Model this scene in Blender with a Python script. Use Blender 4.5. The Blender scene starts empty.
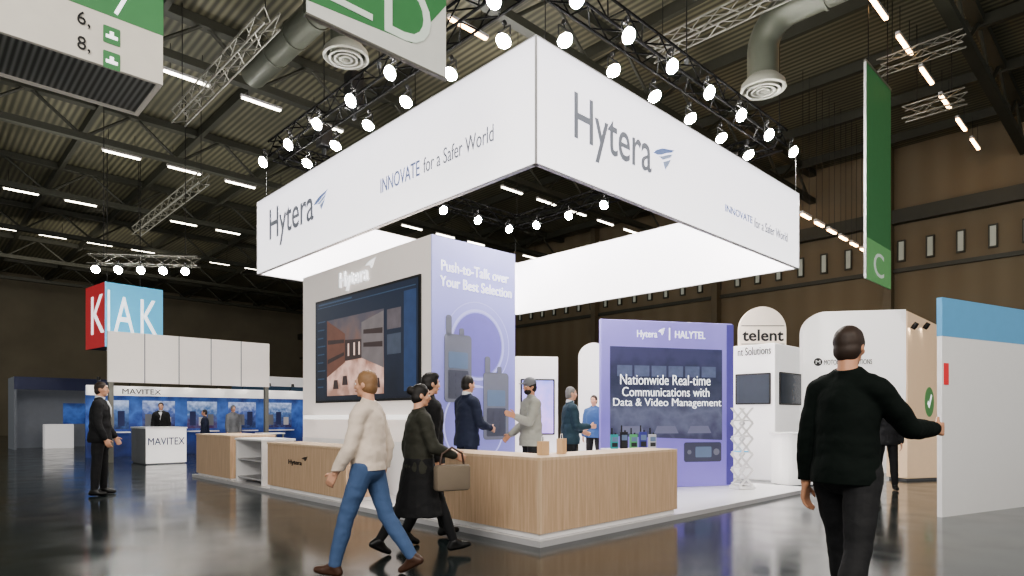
import bpy, bmesh, math, random
from mathutils import Vector, Matrix, noise as mnoise
random.seed(4)
C = bpy.context.scene.collection
F = 634.0; HZ = 417.0; H0 = 1.3
ANG = math.atan2(634, 657)
uR = Vector((math.cos(ANG), math.sin(ANG))); uL = Vector((-math.sin(ANG), math.cos(ANG)))
C0 = Vector((0.278, 6.29))
def Bw(a, b, z=0.0):
    p = C0 + uR*a + uL*b
    return (p.x, p.y, z)
MB_ = Matrix.Translation((C0.x, C0.y, 0)) @ Matrix.Rotation(ANG, 4, 'Z')
def atY(px, Y): return ((px-512)*Y/F, Y)
def s2l(c):
    c = c/255.0
    return c/12.92 if c <= .04045 else ((c+.055)/1.055)**2.4
def L(rgb): return (s2l(rgb[0]), s2l(rgb[1]), s2l(rgb[2]), 1)
# ---------------------------------------------------------------- materials
def mat(name, rgb, rough=.5, metal=0, emit=0, var=.08, scale=6, ergb=None, spec=None, bump=0):
    m = bpy.data.materials.new(name); m.use_nodes = True
    nt = m.node_tree; b = nt.nodes['Principled BSDF']
    c = L(rgb)
    n = nt.nodes.new('ShaderNodeTexNoise'); n.inputs['Scale'].default_value = scale; n.inputs['Detail'].default_value = 4
    tc = nt.nodes.new('ShaderNodeTexCoord'); nt.links.new(tc.outputs['Object'], n.inputs['Vector'])
    mx = nt.nodes.new('ShaderNodeMix'); mx.data_type = 'RGBA'
    mx.inputs[6].default_value = tuple(max(0, v*(1-var)) for v in c[:3])+(1,)
    mx.inputs[7].default_value = tuple(min(1, v*(1+var)) for v in c[:3])+(1,)
    nt.links.new(n.outputs['Fac'], mx.inputs[0]); nt.links.new(mx.outputs[2], b.inputs['Base Color'])
    b.inputs['Roughness'].default_value = rough; b.inputs['Metallic'].default_value = metal
    if spec is not None: b.inputs['Specular IOR Level'].default_value = spec
    if emit:
        b.inputs['Emission Color'].default_value = L(ergb or rgb); b.inputs['Emission Strength'].default_value = emit
    if bump:
        bp = nt.nodes.new('ShaderNodeBump'); bp.inputs['Strength'].default_value = bump; bp.inputs['Distance'].default_value = .03
        n2 = nt.nodes.new('ShaderNodeTexNoise'); n2.inputs['Scale'].default_value = 9; n2.inputs['Detail'].default_value = 3; n2.inputs['Distortion'].default_value = 1.2
        nt.links.new(tc.outputs['Object'], n2.inputs['Vector']); nt.links.new(n2.outputs['Fac'], bp.inputs['Height']); nt.links.new(bp.outputs[0], b.inputs['Normal'])
    return m
def gmat(name, stops, z0, z1, axis=2, emit=0, rough=.4, noise=0, nscale=3):
    m = bpy.data.materials.new(name); m.use_nodes = True
    nt = m.node_tree; b = nt.nodes['Principled BSDF']
    tc = nt.nodes.new('ShaderNodeTexCoord'); sp = nt.nodes.new('ShaderNodeSeparateXYZ'); nt.links.new(tc.outputs['Object'], sp.inputs[0])
    mr = nt.nodes.new('ShaderNodeMapRange'); mr.inputs[1].default_value = z0; mr.inputs[2].default_value = z1
    nt.links.new(sp.outputs[axis], mr.inputs[0])
    fac = mr.outputs[0]
    if noise:
        n = nt.nodes.new('ShaderNodeTexNoise'); n.inputs['Scale'].default_value = nscale; n.inputs['Detail'].default_value = 5
        nt.links.new(tc.outputs['Object'], n.inputs['Vector'])
        ad = nt.nodes.new('ShaderNodeMath'); ad.operation = 'MULTIPLY_ADD'; ad.inputs[1].default_value = noise
        nt.links.new(n.outputs['Fac'], ad.inputs[0])
        sb = nt.nodes.new('ShaderNodeMath'); sb.operation = 'SUBTRACT'; sb.inputs[1].default_value = noise*.5
        nt.links.new(mr.outputs[0], sb.inputs[0]); nt.links.new(sb.outputs[0], ad.inputs[2]); fac = ad.outputs[0]
    cr = nt.nodes.new('ShaderNodeValToRGB'); e = cr.color_ramp.elements
    e[0].position = stops[0][0]; e[0].color = L(stops[0][1]); e[1].position = stops[-1][0]; e[1].color = L(stops[-1][1])
    for p, c in stops[1:-1]:
        x = e.new(p); x.color = L(c)
    nt.links.new(fac, cr.inputs[0]); nt.links.new(cr.outputs[0], b.inputs['Base Color'])
    b.inputs['Roughness'].default_value = rough
    if emit:
        nt.links.new(cr.outputs[0], b.inputs['Emission Color']); b.inputs['Emission Strength'].default_value = emit
    return m
def woodmat(name, c1, c2, rough=.45):
    m = bpy.data.materials.new(name); m.use_nodes = True
    nt = m.node_tree; b = nt.nodes['Principled BSDF']
    tc = nt.nodes.new('ShaderNodeTexCoord'); mp = nt.nodes.new('ShaderNodeMapping'); mp.inputs['Scale'].default_value = (14, 14, .7)
    n = nt.nodes.new('ShaderNodeTexNoise'); n.inputs['Scale'].default_value = 2.2; n.inputs['Detail'].default_value = 8; n.inputs['Roughness'].default_value = .65
    cr = nt.nodes.new('ShaderNodeValToRGB'); e = cr.color_ramp.elements
    e[0].position = .3; e[0].color = L(c1); e[1].position = .7; e[1].color = L(c2)
    nt.links.new(tc.outputs['Object'], mp.inputs[0]); nt.links.new(mp.outputs[0], n.inputs['Vector'])
    nt.links.new(n.outputs['Fac'], cr.inputs[0]); nt.links.new(cr.outputs[0], b.inputs['Base Color'])
    b.inputs['Roughness'].default_value = rough
    return m
def wavemat(name, c1, c2, scale, direction='X', rough=.6, bump=.4):
    m = bpy.data.materials.new(name); m.use_nodes = True
    nt = m.node_tree; b = nt.nodes['Principled BSDF']
    tc = nt.nodes.new('ShaderNodeTexCoord'); w = nt.nodes.new('ShaderNodeTexWave'); w.bands_direction = direction
    w.inputs['Scale'].default_value = scale; w.inputs['Distortion'].default_value = 0
    nt.links.new(tc.outputs['Object'], w.inputs['Vector'])
    n = nt.nodes.new('ShaderNodeTexNoise'); n.inputs['Scale'].default_value = .4; nt.links.new(tc.outputs['Object'], n.inputs['Vector'])
    ml = nt.nodes.new('ShaderNodeMath'); ml.operation = 'MULTIPLY'
    nt.links.new(w.outputs['Fac'], ml.inputs[0]); nt.links.new(n.outputs['Fac'], ml.inputs[1])
    cr = nt.nodes.new('ShaderNodeValToRGB'); e = cr.color_ramp.elements
    e[0].position = .05; e[0].color = L(c1); e[1].position = .6; e[1].color = L(c2)
    nt.links.new(ml.outputs[0], cr.inputs[0]); nt.links.new(cr.outputs[0], b.inputs['Base Color'])
    bp = nt.nodes.new('ShaderNodeBump'); bp.inputs['Strength'].default_value = bump
    nt.links.new(w.outputs['Fac'], bp.inputs['Height']); nt.links.new(bp.outputs[0], b.inputs['Normal'])
    b.inputs['Roughness'].default_value = rough
    return m
def floormat():
    m = bpy.data.materials.new('polished_floor'); m.use_nodes = True
    nt = m.node_tree; b = nt.nodes['Principled BSDF']
    tc = nt.nodes.new('ShaderNodeTexCoord')
    n = nt.nodes.new('ShaderNodeTexNoise'); n.inputs['Scale'].default_value = .45; n.inputs['Detail'].default_value = 7
    nt.links.new(tc.outputs['Object'], n.inputs['Vector'])
    cr = nt.nodes.new('ShaderNodeValToRGB'); e = cr.color_ramp.elements
    e[0].position = .3; e[0].color = L((27, 37, 40)); e[1].position = .75; e[1].color = L((60, 54, 44))  # brown end of the ramp paints in warm wall reflections
    x = e.new(.5); x.color = L((38, 46, 47))
    nt.links.new(n.outputs['Fac'], cr.inputs[0]); nt.links.new(cr.outputs[0], b.inputs['Base Color'])
    mr = nt.nodes.new('ShaderNodeMapRange'); mr.inputs[3].default_value = .03; mr.inputs[4].default_value = .26
    n2 = nt.nodes.new('ShaderNodeTexNoise'); n2.inputs['Scale'].default_value = 1.9; n2.inputs['Detail'].default_value = 7
    nt.links.new(tc.outputs['Object'], n2.inputs['Vector'])
    nt.links.new(n2.outputs['Fac'], mr.inputs[0]); nt.links.new(mr.outputs[0], b.inputs['Roughness'])
    b.inputs['Specular IOR Level'].default_value = 1.0
    return m
WHITE = mat('white_laminate', (236, 234, 234), .4, var=.02)
WHITEG = mat('white_gloss_floor', (236, 234, 236), .25, var=.02)
SIGNF = gmat('lit_white_fabric', [(0, (246, 243, 246)), (.5, (240, 236, 241)), (1, (226, 223, 231))], 0, 1.64, 2, 1.5, .7)  # brighter bottom and greyer top are light painted into the fabric
CREAM = mat('cream_panel', (228, 218, 212), .5, var=.03)
CREAML = mat('cream_panel_added_glow', (228, 219, 214), .5, var=.03, emit=.28)  # cream copy with emission added to brighten the tower cladding, no lamp
GREYLT = mat('light_grey', (186, 184, 186), .5, var=.04)
GREY = mat('mid_grey', (110, 112, 116), .5)
DARK = mat('dark_grey', (40, 41, 43), .5)
BLACK = mat('black_metal', (18, 18, 19), .45)
TRUSSK = mat('matt_black_truss', (9, 9, 10), .9, spec=.1)
ALU = mat('aluminium', (120, 119, 112), .45, .4)
STEELD = mat('dark_steel', (54, 55, 47), .55)
TAN = mat('tan_paint', (92, 83, 66), .6)
DUCT = mat('galvanised_duct', (90, 93, 84), .45, .4)
VENT = mat('vent_grey', (136, 136, 128), .5)
WOOD = woodmat('light_oak', (188, 156, 126), (218, 188, 158))
WOODT = woodmat('light_oak_top', (206, 174, 142), (226, 202, 174))
LETG = mat('grey_letter', (140, 144, 156), .5, var=.03, emit=.12)
LETB = mat('blue_grey_letter', (136, 148, 190), .5, var=.03, emit=.15)
WINGB = gmat('blue_emblem', [(0, (170, 186, 216)), (1, (104, 130, 196))], 0, 1.4, 2, .18, .5)
WINGG = mat('pale_blue_emblem', (168, 182, 212), .5, var=.03, emit=.25)
LETW = mat('white_letter', (245, 245, 248), .5, emit=1.0, var=.01)
LETK = mat('black_letter', (25, 25, 28), .5, var=.02)
NAVY = mat('navy_print', (34, 44, 92), .45)
LENS = mat('lamp_lens', (255, 252, 245), .4, emit=420)
STRIPW = mat('fluorescent_white', (255, 246, 225), .4, emit=13)
STRIPO = mat('fluorescent_warm', (255, 200, 136), .4, emit=22)
GREEN = mat('green_print', (72, 128, 82), .5, emit=.08)
GREENL = mat('light_green_print', (116, 172, 114), .5, emit=.15)
RED = mat('red_print', (206, 48, 52), .5, emit=.25)
CYAN = mat('cyan_print', (92, 178, 216), .5, emit=.55)
PL = mat('pale_letter', (206, 216, 206), .5, emit=.2)
# ---------------------------------------------------------------- object helpers
def props(o, label, cat, group=None):
    o['label'] = label; o['category'] = cat
    if group: o['group'] = group
def thing(name, label, cat, loc=(0, 0, 0), rotz=0.0, group=None):
    o = bpy.data.objects.new(name, None); C.objects.link(o); o.location = loc; o.rotation_euler = (0, 0, rotz)
    o.empty_display_size = .1
    props(o, label, cat, group); return o
def link_mesh(name, me, m, parent=None):
    o = bpy.data.objects.new(name, me); C.objects.link(o)
    if m:
        for q in (m if isinstance(m, (list, tuple)) else [m]): me.materials.append(q)
    if parent: o.parent = parent
    return o
class MB:
    def __init__(s): s.bm = bmesh.new()
    def box(s, x0, x1, y0, y1, z0, z1, bev=0, M=None):
        vs = [s.bm.verts.new((x, y, z)) for z in (z0, z1) for y in (y0, y1) for x in (x0, x1)]
        fs = [s.bm.faces.new([vs[i] for i in q]) for q in ((0, 2, 3, 1), (4, 5, 7, 6), (0, 1, 5, 4), (2, 6, 7, 3), (0, 4, 6, 2), (1, 3, 7, 5))]
        allv = vs
        if bev:
            es = list({e for f in fs for e in f.edges})
            r = bmesh.ops.bevel(s.bm, geom=es, offset=bev, segments=2, affect='EDGES', profile=.5)
            allv = list({v for f in r['faces'] for v in f.verts})
        if M is not None: bmesh.ops.transform(s.bm, matrix=M, verts=allv)
        return s
    def tube(s, p0, p1, r, r1=None, seg=8):
        p0 = Vector(p0); p1 = Vector(p1); r1 = r if r1 is None else r1
        d = (p1-p0).normalized(); a = d.orthogonal().normalized(); b = d.cross(a)
        A = []; B = []
        for i in range(seg):
            t = 2*math.pi*i/seg; o = a*math.cos(t)+b*math.sin(t)
            A.append(s.bm.verts.new(p0+o*r)); B.append(s.bm.verts.new(p1+o*r1))
        for i in range(seg):
            j = (i+1) % seg; s.bm.faces.new((A[i], A[j], B[j], B[i]))
        s.bm.faces.new(A[::-1]); s.bm.faces.new(B); return s
    def poly(s, pts, M=None, t=.004, z=0.0):
        M = M or Matrix.Identity(4)
        A = [s.bm.verts.new(M @ Vector((p[0], p[1], z))) for p in pts]; B = [s.bm.verts.new(M @ Vector((p[0], p[1], z+t))) for p in pts]
        n = len(pts)
        s.bm.faces.new(A[::-1]); s.bm.faces.new(B)
        for i in range(n):
            j = (i+1) % n; s.bm.faces.new((A[i], A[j], B[j], B[i]))
        return s
    def annulus(s, cx, cy, r0, r1, M=None, t=.003, z=0.0, n=48, a0=0, a1=2*math.pi):
        M = M or Matrix.Identity(4)
        I = []; O = []
        for i in range(n):
            q = a0+(a1-a0)*i/n
            I.append(s.bm.verts.new(M @ Vector((cx+r0*math.cos(q), cy+r0*math.sin(q), z+t)))); O.append(s.bm.verts.new(M @ Vector((cx+r1*math.cos(q), cy+r1*math.sin(q), z+t))))
        for i in range(n):
            j = (i+1) % n; s.bm.faces.new((I[i], O[i], O[j], I[j]))
        return s
    def lathe(s, prof, seg=24, M=None):
        M = M or Matrix.Identity(4)
        R = []
        for r, z in prof:
            if r < 1e-5: R.append([s.bm.verts.new(M @ Vector((0, 0, z)))])
            else: R.append([s.bm.verts.new(M @ Vector((r*math.cos(2*math.pi*i/seg), r*math.sin(2*math.pi*i/seg), z))) for i in range(seg)])
        for a, b in zip(R, R[1:]):
            for i in range(seg):
                j = (i+1) % seg
                if len(a) == 1 and len(b) == 1: continue
                if len(a) == 1: s.bm.faces.new((a[0], b[j], b[i]))
                elif len(b) == 1: s.bm.faces.new((a[i], a[j], b[0]))
                else: s.bm.faces.new((a[i], a[j], b[j], b[i]))
        return s
    def sweep(s, pts, r, seg=14):
        prev = None; ref = None
        pts = [Vector(p) for p in pts]
        for i, p in enumerate(pts):
            d = (pts[min(i+1, len(pts)-1)]-pts[max(i-1, 0)]).normalized()
            if ref is None: ref = d.orthogonal().normalized()
            a = (ref-d*ref.dot(d)).normalized(); ref = a; b = d.cross(a)
            ring = [s.bm.verts.new(p+(a*math.cos(2*math.pi*k/seg)+b*math.sin(2*math.pi*k/seg))*r) for k in range(seg)]
            if prev:
                for k in range(seg):
                    j = (k+1) % seg; s.bm.faces.new((prev[k], prev[j], ring[j], ring[k]))
            else: s.bm.faces.new(ring[::-1])
            prev = ring
        s.bm.faces.new(prev); return s
    def build(s, name, m, parent=None, smooth=False, M=None):
        bmesh.ops.recalc_face_normals(s.bm, faces=s.bm.faces)
        if M is not None: bmesh.ops.transform(s.bm, matrix=M, verts=s.bm.verts)
        me = bpy.data.meshes.new(name); s.bm.to_mesh(me); s.bm.free()
        if smooth:
            me.shade_smooth(); me.set_sharp_from_angle(angle=math.radians(38))
        return link_mesh(name, me, m, parent)
def dup(root, loc, rotz, label=None, group=None):
    r = root.copy(); C.objects.link(r); r.location = loc; r.rotation_euler = (0, 0, rotz)
    if label: r['label'] = label
    if group: r['group'] = group
    for ch in list(root.children):
        c = ch.copy(); C.objects.link(c); c.parent = r
        for g in list(ch.children):
            d = g.copy(); C.objects.link(d); d.parent = c
    return r
def struct(o): o['kind'] = 'structure'; return o
KR = Matrix(((1, 0, 0, 0), (0, 0, -1, 0), (0, 1, 0, 0), (0, 0, 0, 1)))
KL = Matrix(((0, 0, -1, 0), (-1, 0, 0, 0), (0, 1, 0, 0), (0, 0, 0, 1)))
class Face:
    """vertical face through a world point o along d; u runs along d, v is height above z0"""
    def __init__(s, o, d, kind='R', z0=0.0):
        s.o = Vector(o); s.d = Vector(d).normalized(); s.k = kind; s.z0 = z0; s.M = KR if kind == 'R' else KL
    def uz(s, px, py):
        r = (px-512)/F; u = (r*s.o.y-s.o.x)/(s.d.x-r*s.d.y); Y = s.o.y+u*s.d.y
        return (u if s.k == 'R' else -u, H0+(HZ-py)*Y/F-s.z0)
    def box(s, p0, p1, pyc, h):
        pm = (p0+p1)/2
        return (s.uz(p0, pyc)[0], s.uz(p1, pyc)[0], s.uz(pm, pyc+h/2)[1], s.uz(pm, pyc-h/2)[1])
    def pts(s, l): return [s.uz(*p) for p in l]
def ftext(txt, box, M, m, parent, z=.004, ext=.004, name='lettering', thin=0.0):
    cu = bpy.data.curves.new('t', 'FONT'); cu.body = txt; cu.extrude = ext; cu.resolution_u = 4; cu.align_x = 'CENTER'; cu.offset = thin
    ob = bpy.data.objects.new('t', cu); C.objects.link(ob)
    bpy.context.view_layer.update()
    me = bpy.data.meshes.new_from_object(ob)
    bpy.data.objects.remove(ob)
    xs = [v.co.x for v in me.vertices]; ys = [v.co.y for v in me.vertices]
    x0, x1, y0, y1 = min(xs), max(xs), min(ys), max(ys)
    u0, u1, v0, v1 = box
    for v in me.vertices:
        v.co = M @ Vector((u0+(v.co.x-x0)/(x1-x0)*(u1-u0), v0+(v.co.y-y0)/(y1-y0)*(v1-v0), v.co.z+ext+z))
    me.materials.clear()
    return link_mesh(name, me, m, parent)
def wing(box, M, m, parent, z=.004, m2=None):
    u0, u1, v0, v1 = box
    def P(b): return [(u0+x*(u1-u0), v0+y*(v1-v0)) for x, y in b]
    e = MB().poly(P([(0, .5), (.14, .66), (.42, .84), (1, 1), (.86, .86), (.6, .73), (.38, .58), (.2, .5)]), M, .006, z).build('emblem', m, parent)
    MB().poly(P([(.26, .46), (.42, .53), (.62, .66), (.9, .8), (.8, .64), (.6, .51), (.44, .41)]), M, .006, z).build('emblem_feather', m2 or m, e)
    MB().poly(P([(.46, .33), (.62, .43), (.82, .57), (.72, .34), (.56, .08), (.5, .22)]), M, .006, z).build('emblem_feather', m2 or m, e)
    return e
def rrect(u0, u1, v0, v1, r, n=5):
    P = []
    for cx, cy, a in ((u1-r, v1-r, 0), (u0+r, v1-r, 90), (u0+r, v0+r, 180), (u1-r, v0+r, 270)):
        for i in range(n+1):
            t = math.radians(a+90*i/n); P.append((cx+r*math.cos(t), cy+r*math.sin(t)))
    return P
def cpts(cx, cy, r, n=40): return [(cx+r*math.cos(2*math.pi*i/n), cy+r*math.sin(2*math.pi*i/n)) for i in range(n)]
# ---------------------------------------------------------------- people
def ELL(bm, c, r, R=None):
    M = Matrix.Translation(c) @ (R.to_4x4() if R else Matrix.Identity(4)) @ Matrix.Diagonal((r[0], r[1], r[2], 1))
    bmesh.ops.create_uvsphere(bm, u_segments=20, v_segments=14, radius=1, matrix=M)
def cap(bm, p0, r0, p1, r1, seg=14):
    p0 = Vector(p0); p1 = Vector(p1); d = (p1-p0)
    if d.length < 1e-5: d = Vector((0, 0, 1))
    d = d.normalized(); a = d.orthogonal().normalized(); b = d.cross(a)
    prof = [(p0, r0, -90), (p0, r0, -55), (p0, r0, -25), (p0, r0, 0), (p1, r1, 0), (p1, r1, 25), (p1, r1, 55), (p1, r1, 90)]
    prev = None
    for p, r, an in prof:
        t = math.radians(an); c = p+d*r*math.sin(t); rr = r*math.cos(t)
        if abs(an) == 90: ring = [bm.verts.new(c)]
        else: ring = [bm.verts.new(c+(a*math.cos(2*math.pi*k/seg)+b*math.sin(2*math.pi*k/seg))*rr) for k in range(seg)]
        if prev:
            for k in range(seg):
                j = (k+1) % seg
                if len(prev) == 1: bm.faces.new((prev[0], ring[j], ring[k]))
                elif len(ring) == 1: bm.faces.new((prev[k], prev[j], ring[0]))
                else: bm.faces.new((prev[k], prev[j], ring[j], ring[k]))
        prev = ring
def remesh(bm, vox, it=3):
    bmesh.ops.recalc_face_normals(bm, faces=bm.faces)
    me = bpy.data.meshes.new('t'); bm.to_mesh(me); bm.free()
    ob = bpy.data.objects.new('t', me); C.objects.link(ob)
    md = ob.modifiers.new('r', 'REMESH'); md.mode = 'VOXEL'; md.voxel_size = vox
    sm = ob.modifiers.new('s', 'SMOOTH'); sm.factor = .5; sm.iterations = it
    dg = bpy.context.evaluated_depsgraph_get()
    out = bpy.data.meshes.new_from_object(ob.evaluated_get(dg))
    bpy.data.objects.remove(ob); bpy.data.meshes.remove(me)
    return out
rad = math.radians
EYE = mat('dark_eye', (25, 20, 18), .2, var=.02)
EYEW = mat('eye_white', (230, 225, 220), .3, var=.02)
LIP = mat('lip', (160, 96, 86), .5)
def cut(me, co, no):
    b = bmesh.new(); b.from_mesh(me)
    r = bmesh.ops.bisect_plane(b, geom=b.verts[:]+b.edges[:]+b.faces[:], plane_co=co, plane_no=no, clear_outer=True)
    es = [e for e in r['geom_cut'] if isinstance(e, bmesh.types.BMEdge)]
    try: bmesh.ops.holes_fill(b, edges=es, sides=0)
    except Exception: pass
    b.to_mesh(me); b.free()
def folds(me, amp, off):
    ns = [v.normal.copy() for v in me.vertices]
    for v, nrm in zip(me.vertices, ns):
        c = v.co
        q = mnoise.noise(Vector((c.x*9+off, c.y*9, c.z*13))) + .5*mnoise.noise(Vector((c.x*20, c.y*20+off, c.z*24)))
        v.co = c + nrm*(amp*(q+.35))
WALK = {-1: (18, 2, 6, -6), 1: (-15, 2, 12, 20)}
STAND = {-1: (2, 4, 2, 0), 1: (-2, 4, 2, 0)}
HANG = {-1: ((-.16, .05, -1), (-.04, .2, -1)), 1: ((.16, .05, -1), (.04, .2, -1))}
pcount = 0
def person(label, loc, rotz, H=1.75, legs=STAND, arms=HANG, lean=0, head=(0, 0), skin=None, hair='short', hairm=None,
           top=None, bottom=None, shoes=None, wide=1.0, skirt=None, skirt_z=(.12, -.42), skirt_r=(.16, .24), hem=-.12, vox=.009, collar=None, beard=False, capm=None, topname='jacket', group=None, fold=.008):
    global pcount
    pcount += 1
    k = H/1.735; HS = .92
    root = thing('person', label, 'person', loc, rotz, group)
    J = {}
    for s in (-1, 1):
        f, ab, kn, fp = (rad(v) for v in legs[s])
        hip = Vector((s*.09, 0, 0))
        td = Vector((s*math.sin(ab), math.sin(f)*math.cos(ab), -math.cos(f)*math.cos(ab)))
        knee = hip+td*.43; f2 = f-kn
        sd = Vector((s*math.sin(ab)*.6, math.sin(f2), -math.cos(f2))).normalized()
        ank = knee+sd*.42
        Rx = Matrix.Rotation(-fp, 3, 'X')
        J[s] = dict(hip=hip, knee=knee, ank=ank, heel=ank+Rx @ Vector((0, -.045, -.05)), ball=ank+Rx @ Vector((s*.012, .09, -.052)), toe=ank+Rx @ Vector((s*.012, .15, -.058)), sd=sd)
    zmin = min(min(J[s]['heel'].z-.038, J[s]['toe'].z-.030, J[s]['ball'].z-.041) for s in J)
    up = Vector((0, 0, -zmin))
    for s in J:
        for q in ('hip', 'knee', 'ank', 'heel', 'toe', 'ball'): J[s][q] = J[s][q]+up
    RL = Matrix.Rotation(-rad(lean), 3, 'X')
    def T(x, y, z): return up + RL @ Vector((x*wide, y, z))
    w = wide
    RH = RL @ Matrix.Rotation(-rad(head[0]), 3, 'Z') @ Matrix.Rotation(-rad(head[1]), 3, 'X')
    hc = T(0, .02, .70)
    def Hd(x, y, z): return hc + RH @ Vector((x, y, z))*HS
    def ell(bm, c, r, R=None):
        f = HS if R is RH else 1.0
        ELL(bm, c, tuple(q*f for q in r), R)
    def torso(bm, e, low=True):
        if low: ell(bm, T(0, -.005, 0), (.168*w+e, .118+e, .13+e), RL)
        ell(bm, T(0, 0, .16), (.145*w+e, .105+e, .17+e), RL)
        ell(bm, T(0, .008, .34), (.168*w+e, .118+e, .19+e), RL)
        cap(bm, T(-.125, 0, .465), .06+e, T(.125, 0, .465), .06+e)
        for s in (-1, 1): cap(bm, T(s*.1, -.005, .485), .04+e, T(s*.02, 0, .555), .04+e*.6)
    def armj(s):
        u, fo = arms[s]; u = RL @ Vector(u).normalized(); fo = RL @ Vector(fo).normalized()
        sh = T(s*.172, 0, .455); el = sh+u*.295; wr = el+fo*.25
        return sh, el, wr, fo
    def armg(bm, e, s, full=True):
        sh, el, wr, fo = armj(s)
        cap(bm, sh, .056+e, el, .042+e)
        mid = el.lerp(wr, .35); cap(bm, el, .042+e, mid, .041+e)
        end = wr if full else el.lerp(wr, .93)
        cap(bm, mid, .041+e, end, .028+e)
    def legg(bm, e, s, end=1.0):
        j = J[s]; cap(bm, j['hip'], .088+e, j['knee'], .056+e)
        m = j['knee'].lerp(j['ank'], .32); cap(bm, j['knee'], .055+e, m, .056+e)
        cap(bm, m, .056+e, j['knee'].lerp(j['ank'], end), .038+e)
    # ---- body
    bm = bmesh.new(); torso(bm, 0)
    cap(bm, T(0, -.005, .5), .056, Hd(0, -.02, -.06), .051)
    ell(bm, Hd(0, 0, .012), (.074, .094, .106), RH); ell(bm, Hd(0, .022, -.055), (.054, .064, .062), RH)
    ell(bm, Hd(0, .06, -.095), (.028, .026, .02), RH)
    cap(bm, Hd(0, .088, .012), .0095, Hd(0, .105, -.028), .0135)
    ell(bm, Hd(0, .084, -.06), (.024, .012, .010), RH); cap(bm, Hd(-.035, .08, .028), .0105, Hd(.035, .08, .028), .0105)
    for s in (-1, 1):
        ell(bm, Hd(s*.076, -.008, -.008), (.011, .02, .032), RH); ell(bm, Hd(s*.042, .06, -.025), (.022, .022, .022), RH)
        armg(bm, 0, s); legg(bm, 0, s)
        j = J[s]; cap(bm, j['ank'], .04, j['heel'], .032); cap(bm, j['heel'], .03, j['toe'], .024); cap(bm, j['ank'], .036, j['ball'], .03)
        sh, el, wr, d = armj(s)
        ref = Vector((0, 1, 0)) if abs(d.y) < .75 else Vector((0, 0, 1))
        sd = (ref-d*ref.dot(d)).normalized(); p = d.cross(sd)
        if p.x*s > 0: p = -p
        for o in (-.024, 0, .024): cap(bm, wr+sd*o*.6+d*.005, .016, wr+d*.085+sd*o*1.15, .014)
        for o, ln in ((.032, .072), (.011, .08), (-.011, .074), (-.031, .058)):
            b0 = wr+d*.088+sd*o; d1 = (d*.93+p*.37).normalized(); b1 = b0+d1*ln*.55; d2 = (d*.62+p*.78).normalized(); b2 = b1+d2*ln*.5
            cap(bm, b0, .0105, b1, .0095, 8); cap(bm, b1, .0095, b2, .008, 8)
        t0 = wr+d*.03+sd*.028; t1 = t0+(d*.65+sd*.7+p*.25).normalized()*.045; t2 = t1+(d*.9+sd*.2+p*.35).normalized()*.035
        cap(bm, t0, .014, t1, .0115, 8); cap(bm, t1, .0115, t2, .009, 8)
    def out(name, bm, m, it=3, v=None, cuts=(), par=root, fold=0):
        me = remesh(bm, v or vox, it)
        if fold: folds(me, fold, pcount*7.3)
        for co, no in cuts: cut(me, co, no)
        me.transform(Matrix.Scale(k, 4)); me.shade_smooth(); me.materials.clear()
        return link_mesh(name, me, m, par)
    out('body', bm, skin, 2)
    # ---- clothes
    bm = bmesh.new()
    ell(bm, T(0, -.005, .0), (.168*w+.011, .118+.011, .13), RL)
    for s in (-1, 1): legg(bm, .012 if skirt is None else .006, s, .97)
    out('trousers' if skirt is None else 'tights', bm, bottom, 5, fold=.005 if skirt is None else 0)
    bm = bmesh.new(); torso(bm, .022)
    ell(bm, T(0, 0, .26), (.156*w+.026, .112+.026, .22), RL)
    ell(bm, T(0, 0, .12), (.158*w+.03, .112+.034, .24), RL)
    if hem < -.02: ell(bm, T(0, -.003, hem*.5), (.168*w+.036, .118+.044, .24), RL)
    for s in (-1, 1): armg(bm, .017, s, False)
    cap(bm, T(0, -.01, .5), .07, T(0, -.008, .57), .062)
    out(topname, bm, top, 14, None, ((T(0, 0, hem), Vector((0, 0, -1))), (T(0, 0, .58), RL @ Vector((0, -.35, 1)))), fold=fold)
    if skirt:
        bm = bmesh.new(); n = 28
        zs = [(skirt_z[0]+(skirt_z[1]-skirt_z[0])*i/6, skirt_r[0]+(skirt_r[1]-skirt_r[0])*(i/6)) for i in range(7)]
        prev = None
        for z, r in zs:
            ring = [bm.verts.new(T(0, 0, z)+Vector((math.cos(2*math.pi*q/n)*r*(1+.05*math.sin(q*3)), math.sin(2*math.pi*q/n)*r*(.85+.25*(skirt_z[0]-z)), 0))) for q in range(n)]
            if prev:
                for q in range(n): bm.faces.new((prev[q], prev[(q+1) % n], ring[(q+1) % n], ring[q]))
            else: bm.faces.new(ring)
            prev = ring
        bm.faces.new(prev[::-1])
        out('skirt', bm, skirt, 2, fold=.006)
    for s in (-1, 1):
        bm = bmesh.new(); q = J[s]
        cap(bm, q['ank'], .05, q['heel'], .038); cap(bm, q['heel'], .037, q['ball'], .04); cap(bm, q['ball'], .04, q['toe'], .029); cap(bm, q['ank']-Vector((0, 0, .01)), .046, q['ball'], .036)
        out('shoe', bm, shoes, 2)
    if collar:
        g = MB(); g.lathe([(.066, 0), (.069, .045), (.064, .05), (.060, .0)], 24, Matrix.Translation(T(0, -.006, .545)) @ (RL @ Matrix.Rotation(-.25, 3, 'X')).to_4x4())
        g.build('shirt_collar', collar, root, True, Matrix.Scale(k, 4))
        bm = bmesh.new()
        vs = [bm.verts.new(T(x/w, y, z)) for x, y, z in ((-.05, .102, .52), (.05, .102, .52), (.03, .15, .42), (0, .156, .26), (-.03, .15, .42))]
        bm.faces.new(vs); me = bpy.data.meshes.new('shirt_front'); bm.to_mesh(me); bm.free(); me.transform(Matrix.Scale(k, 4)); link_mesh('shirt_front', me, collar, root)
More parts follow.
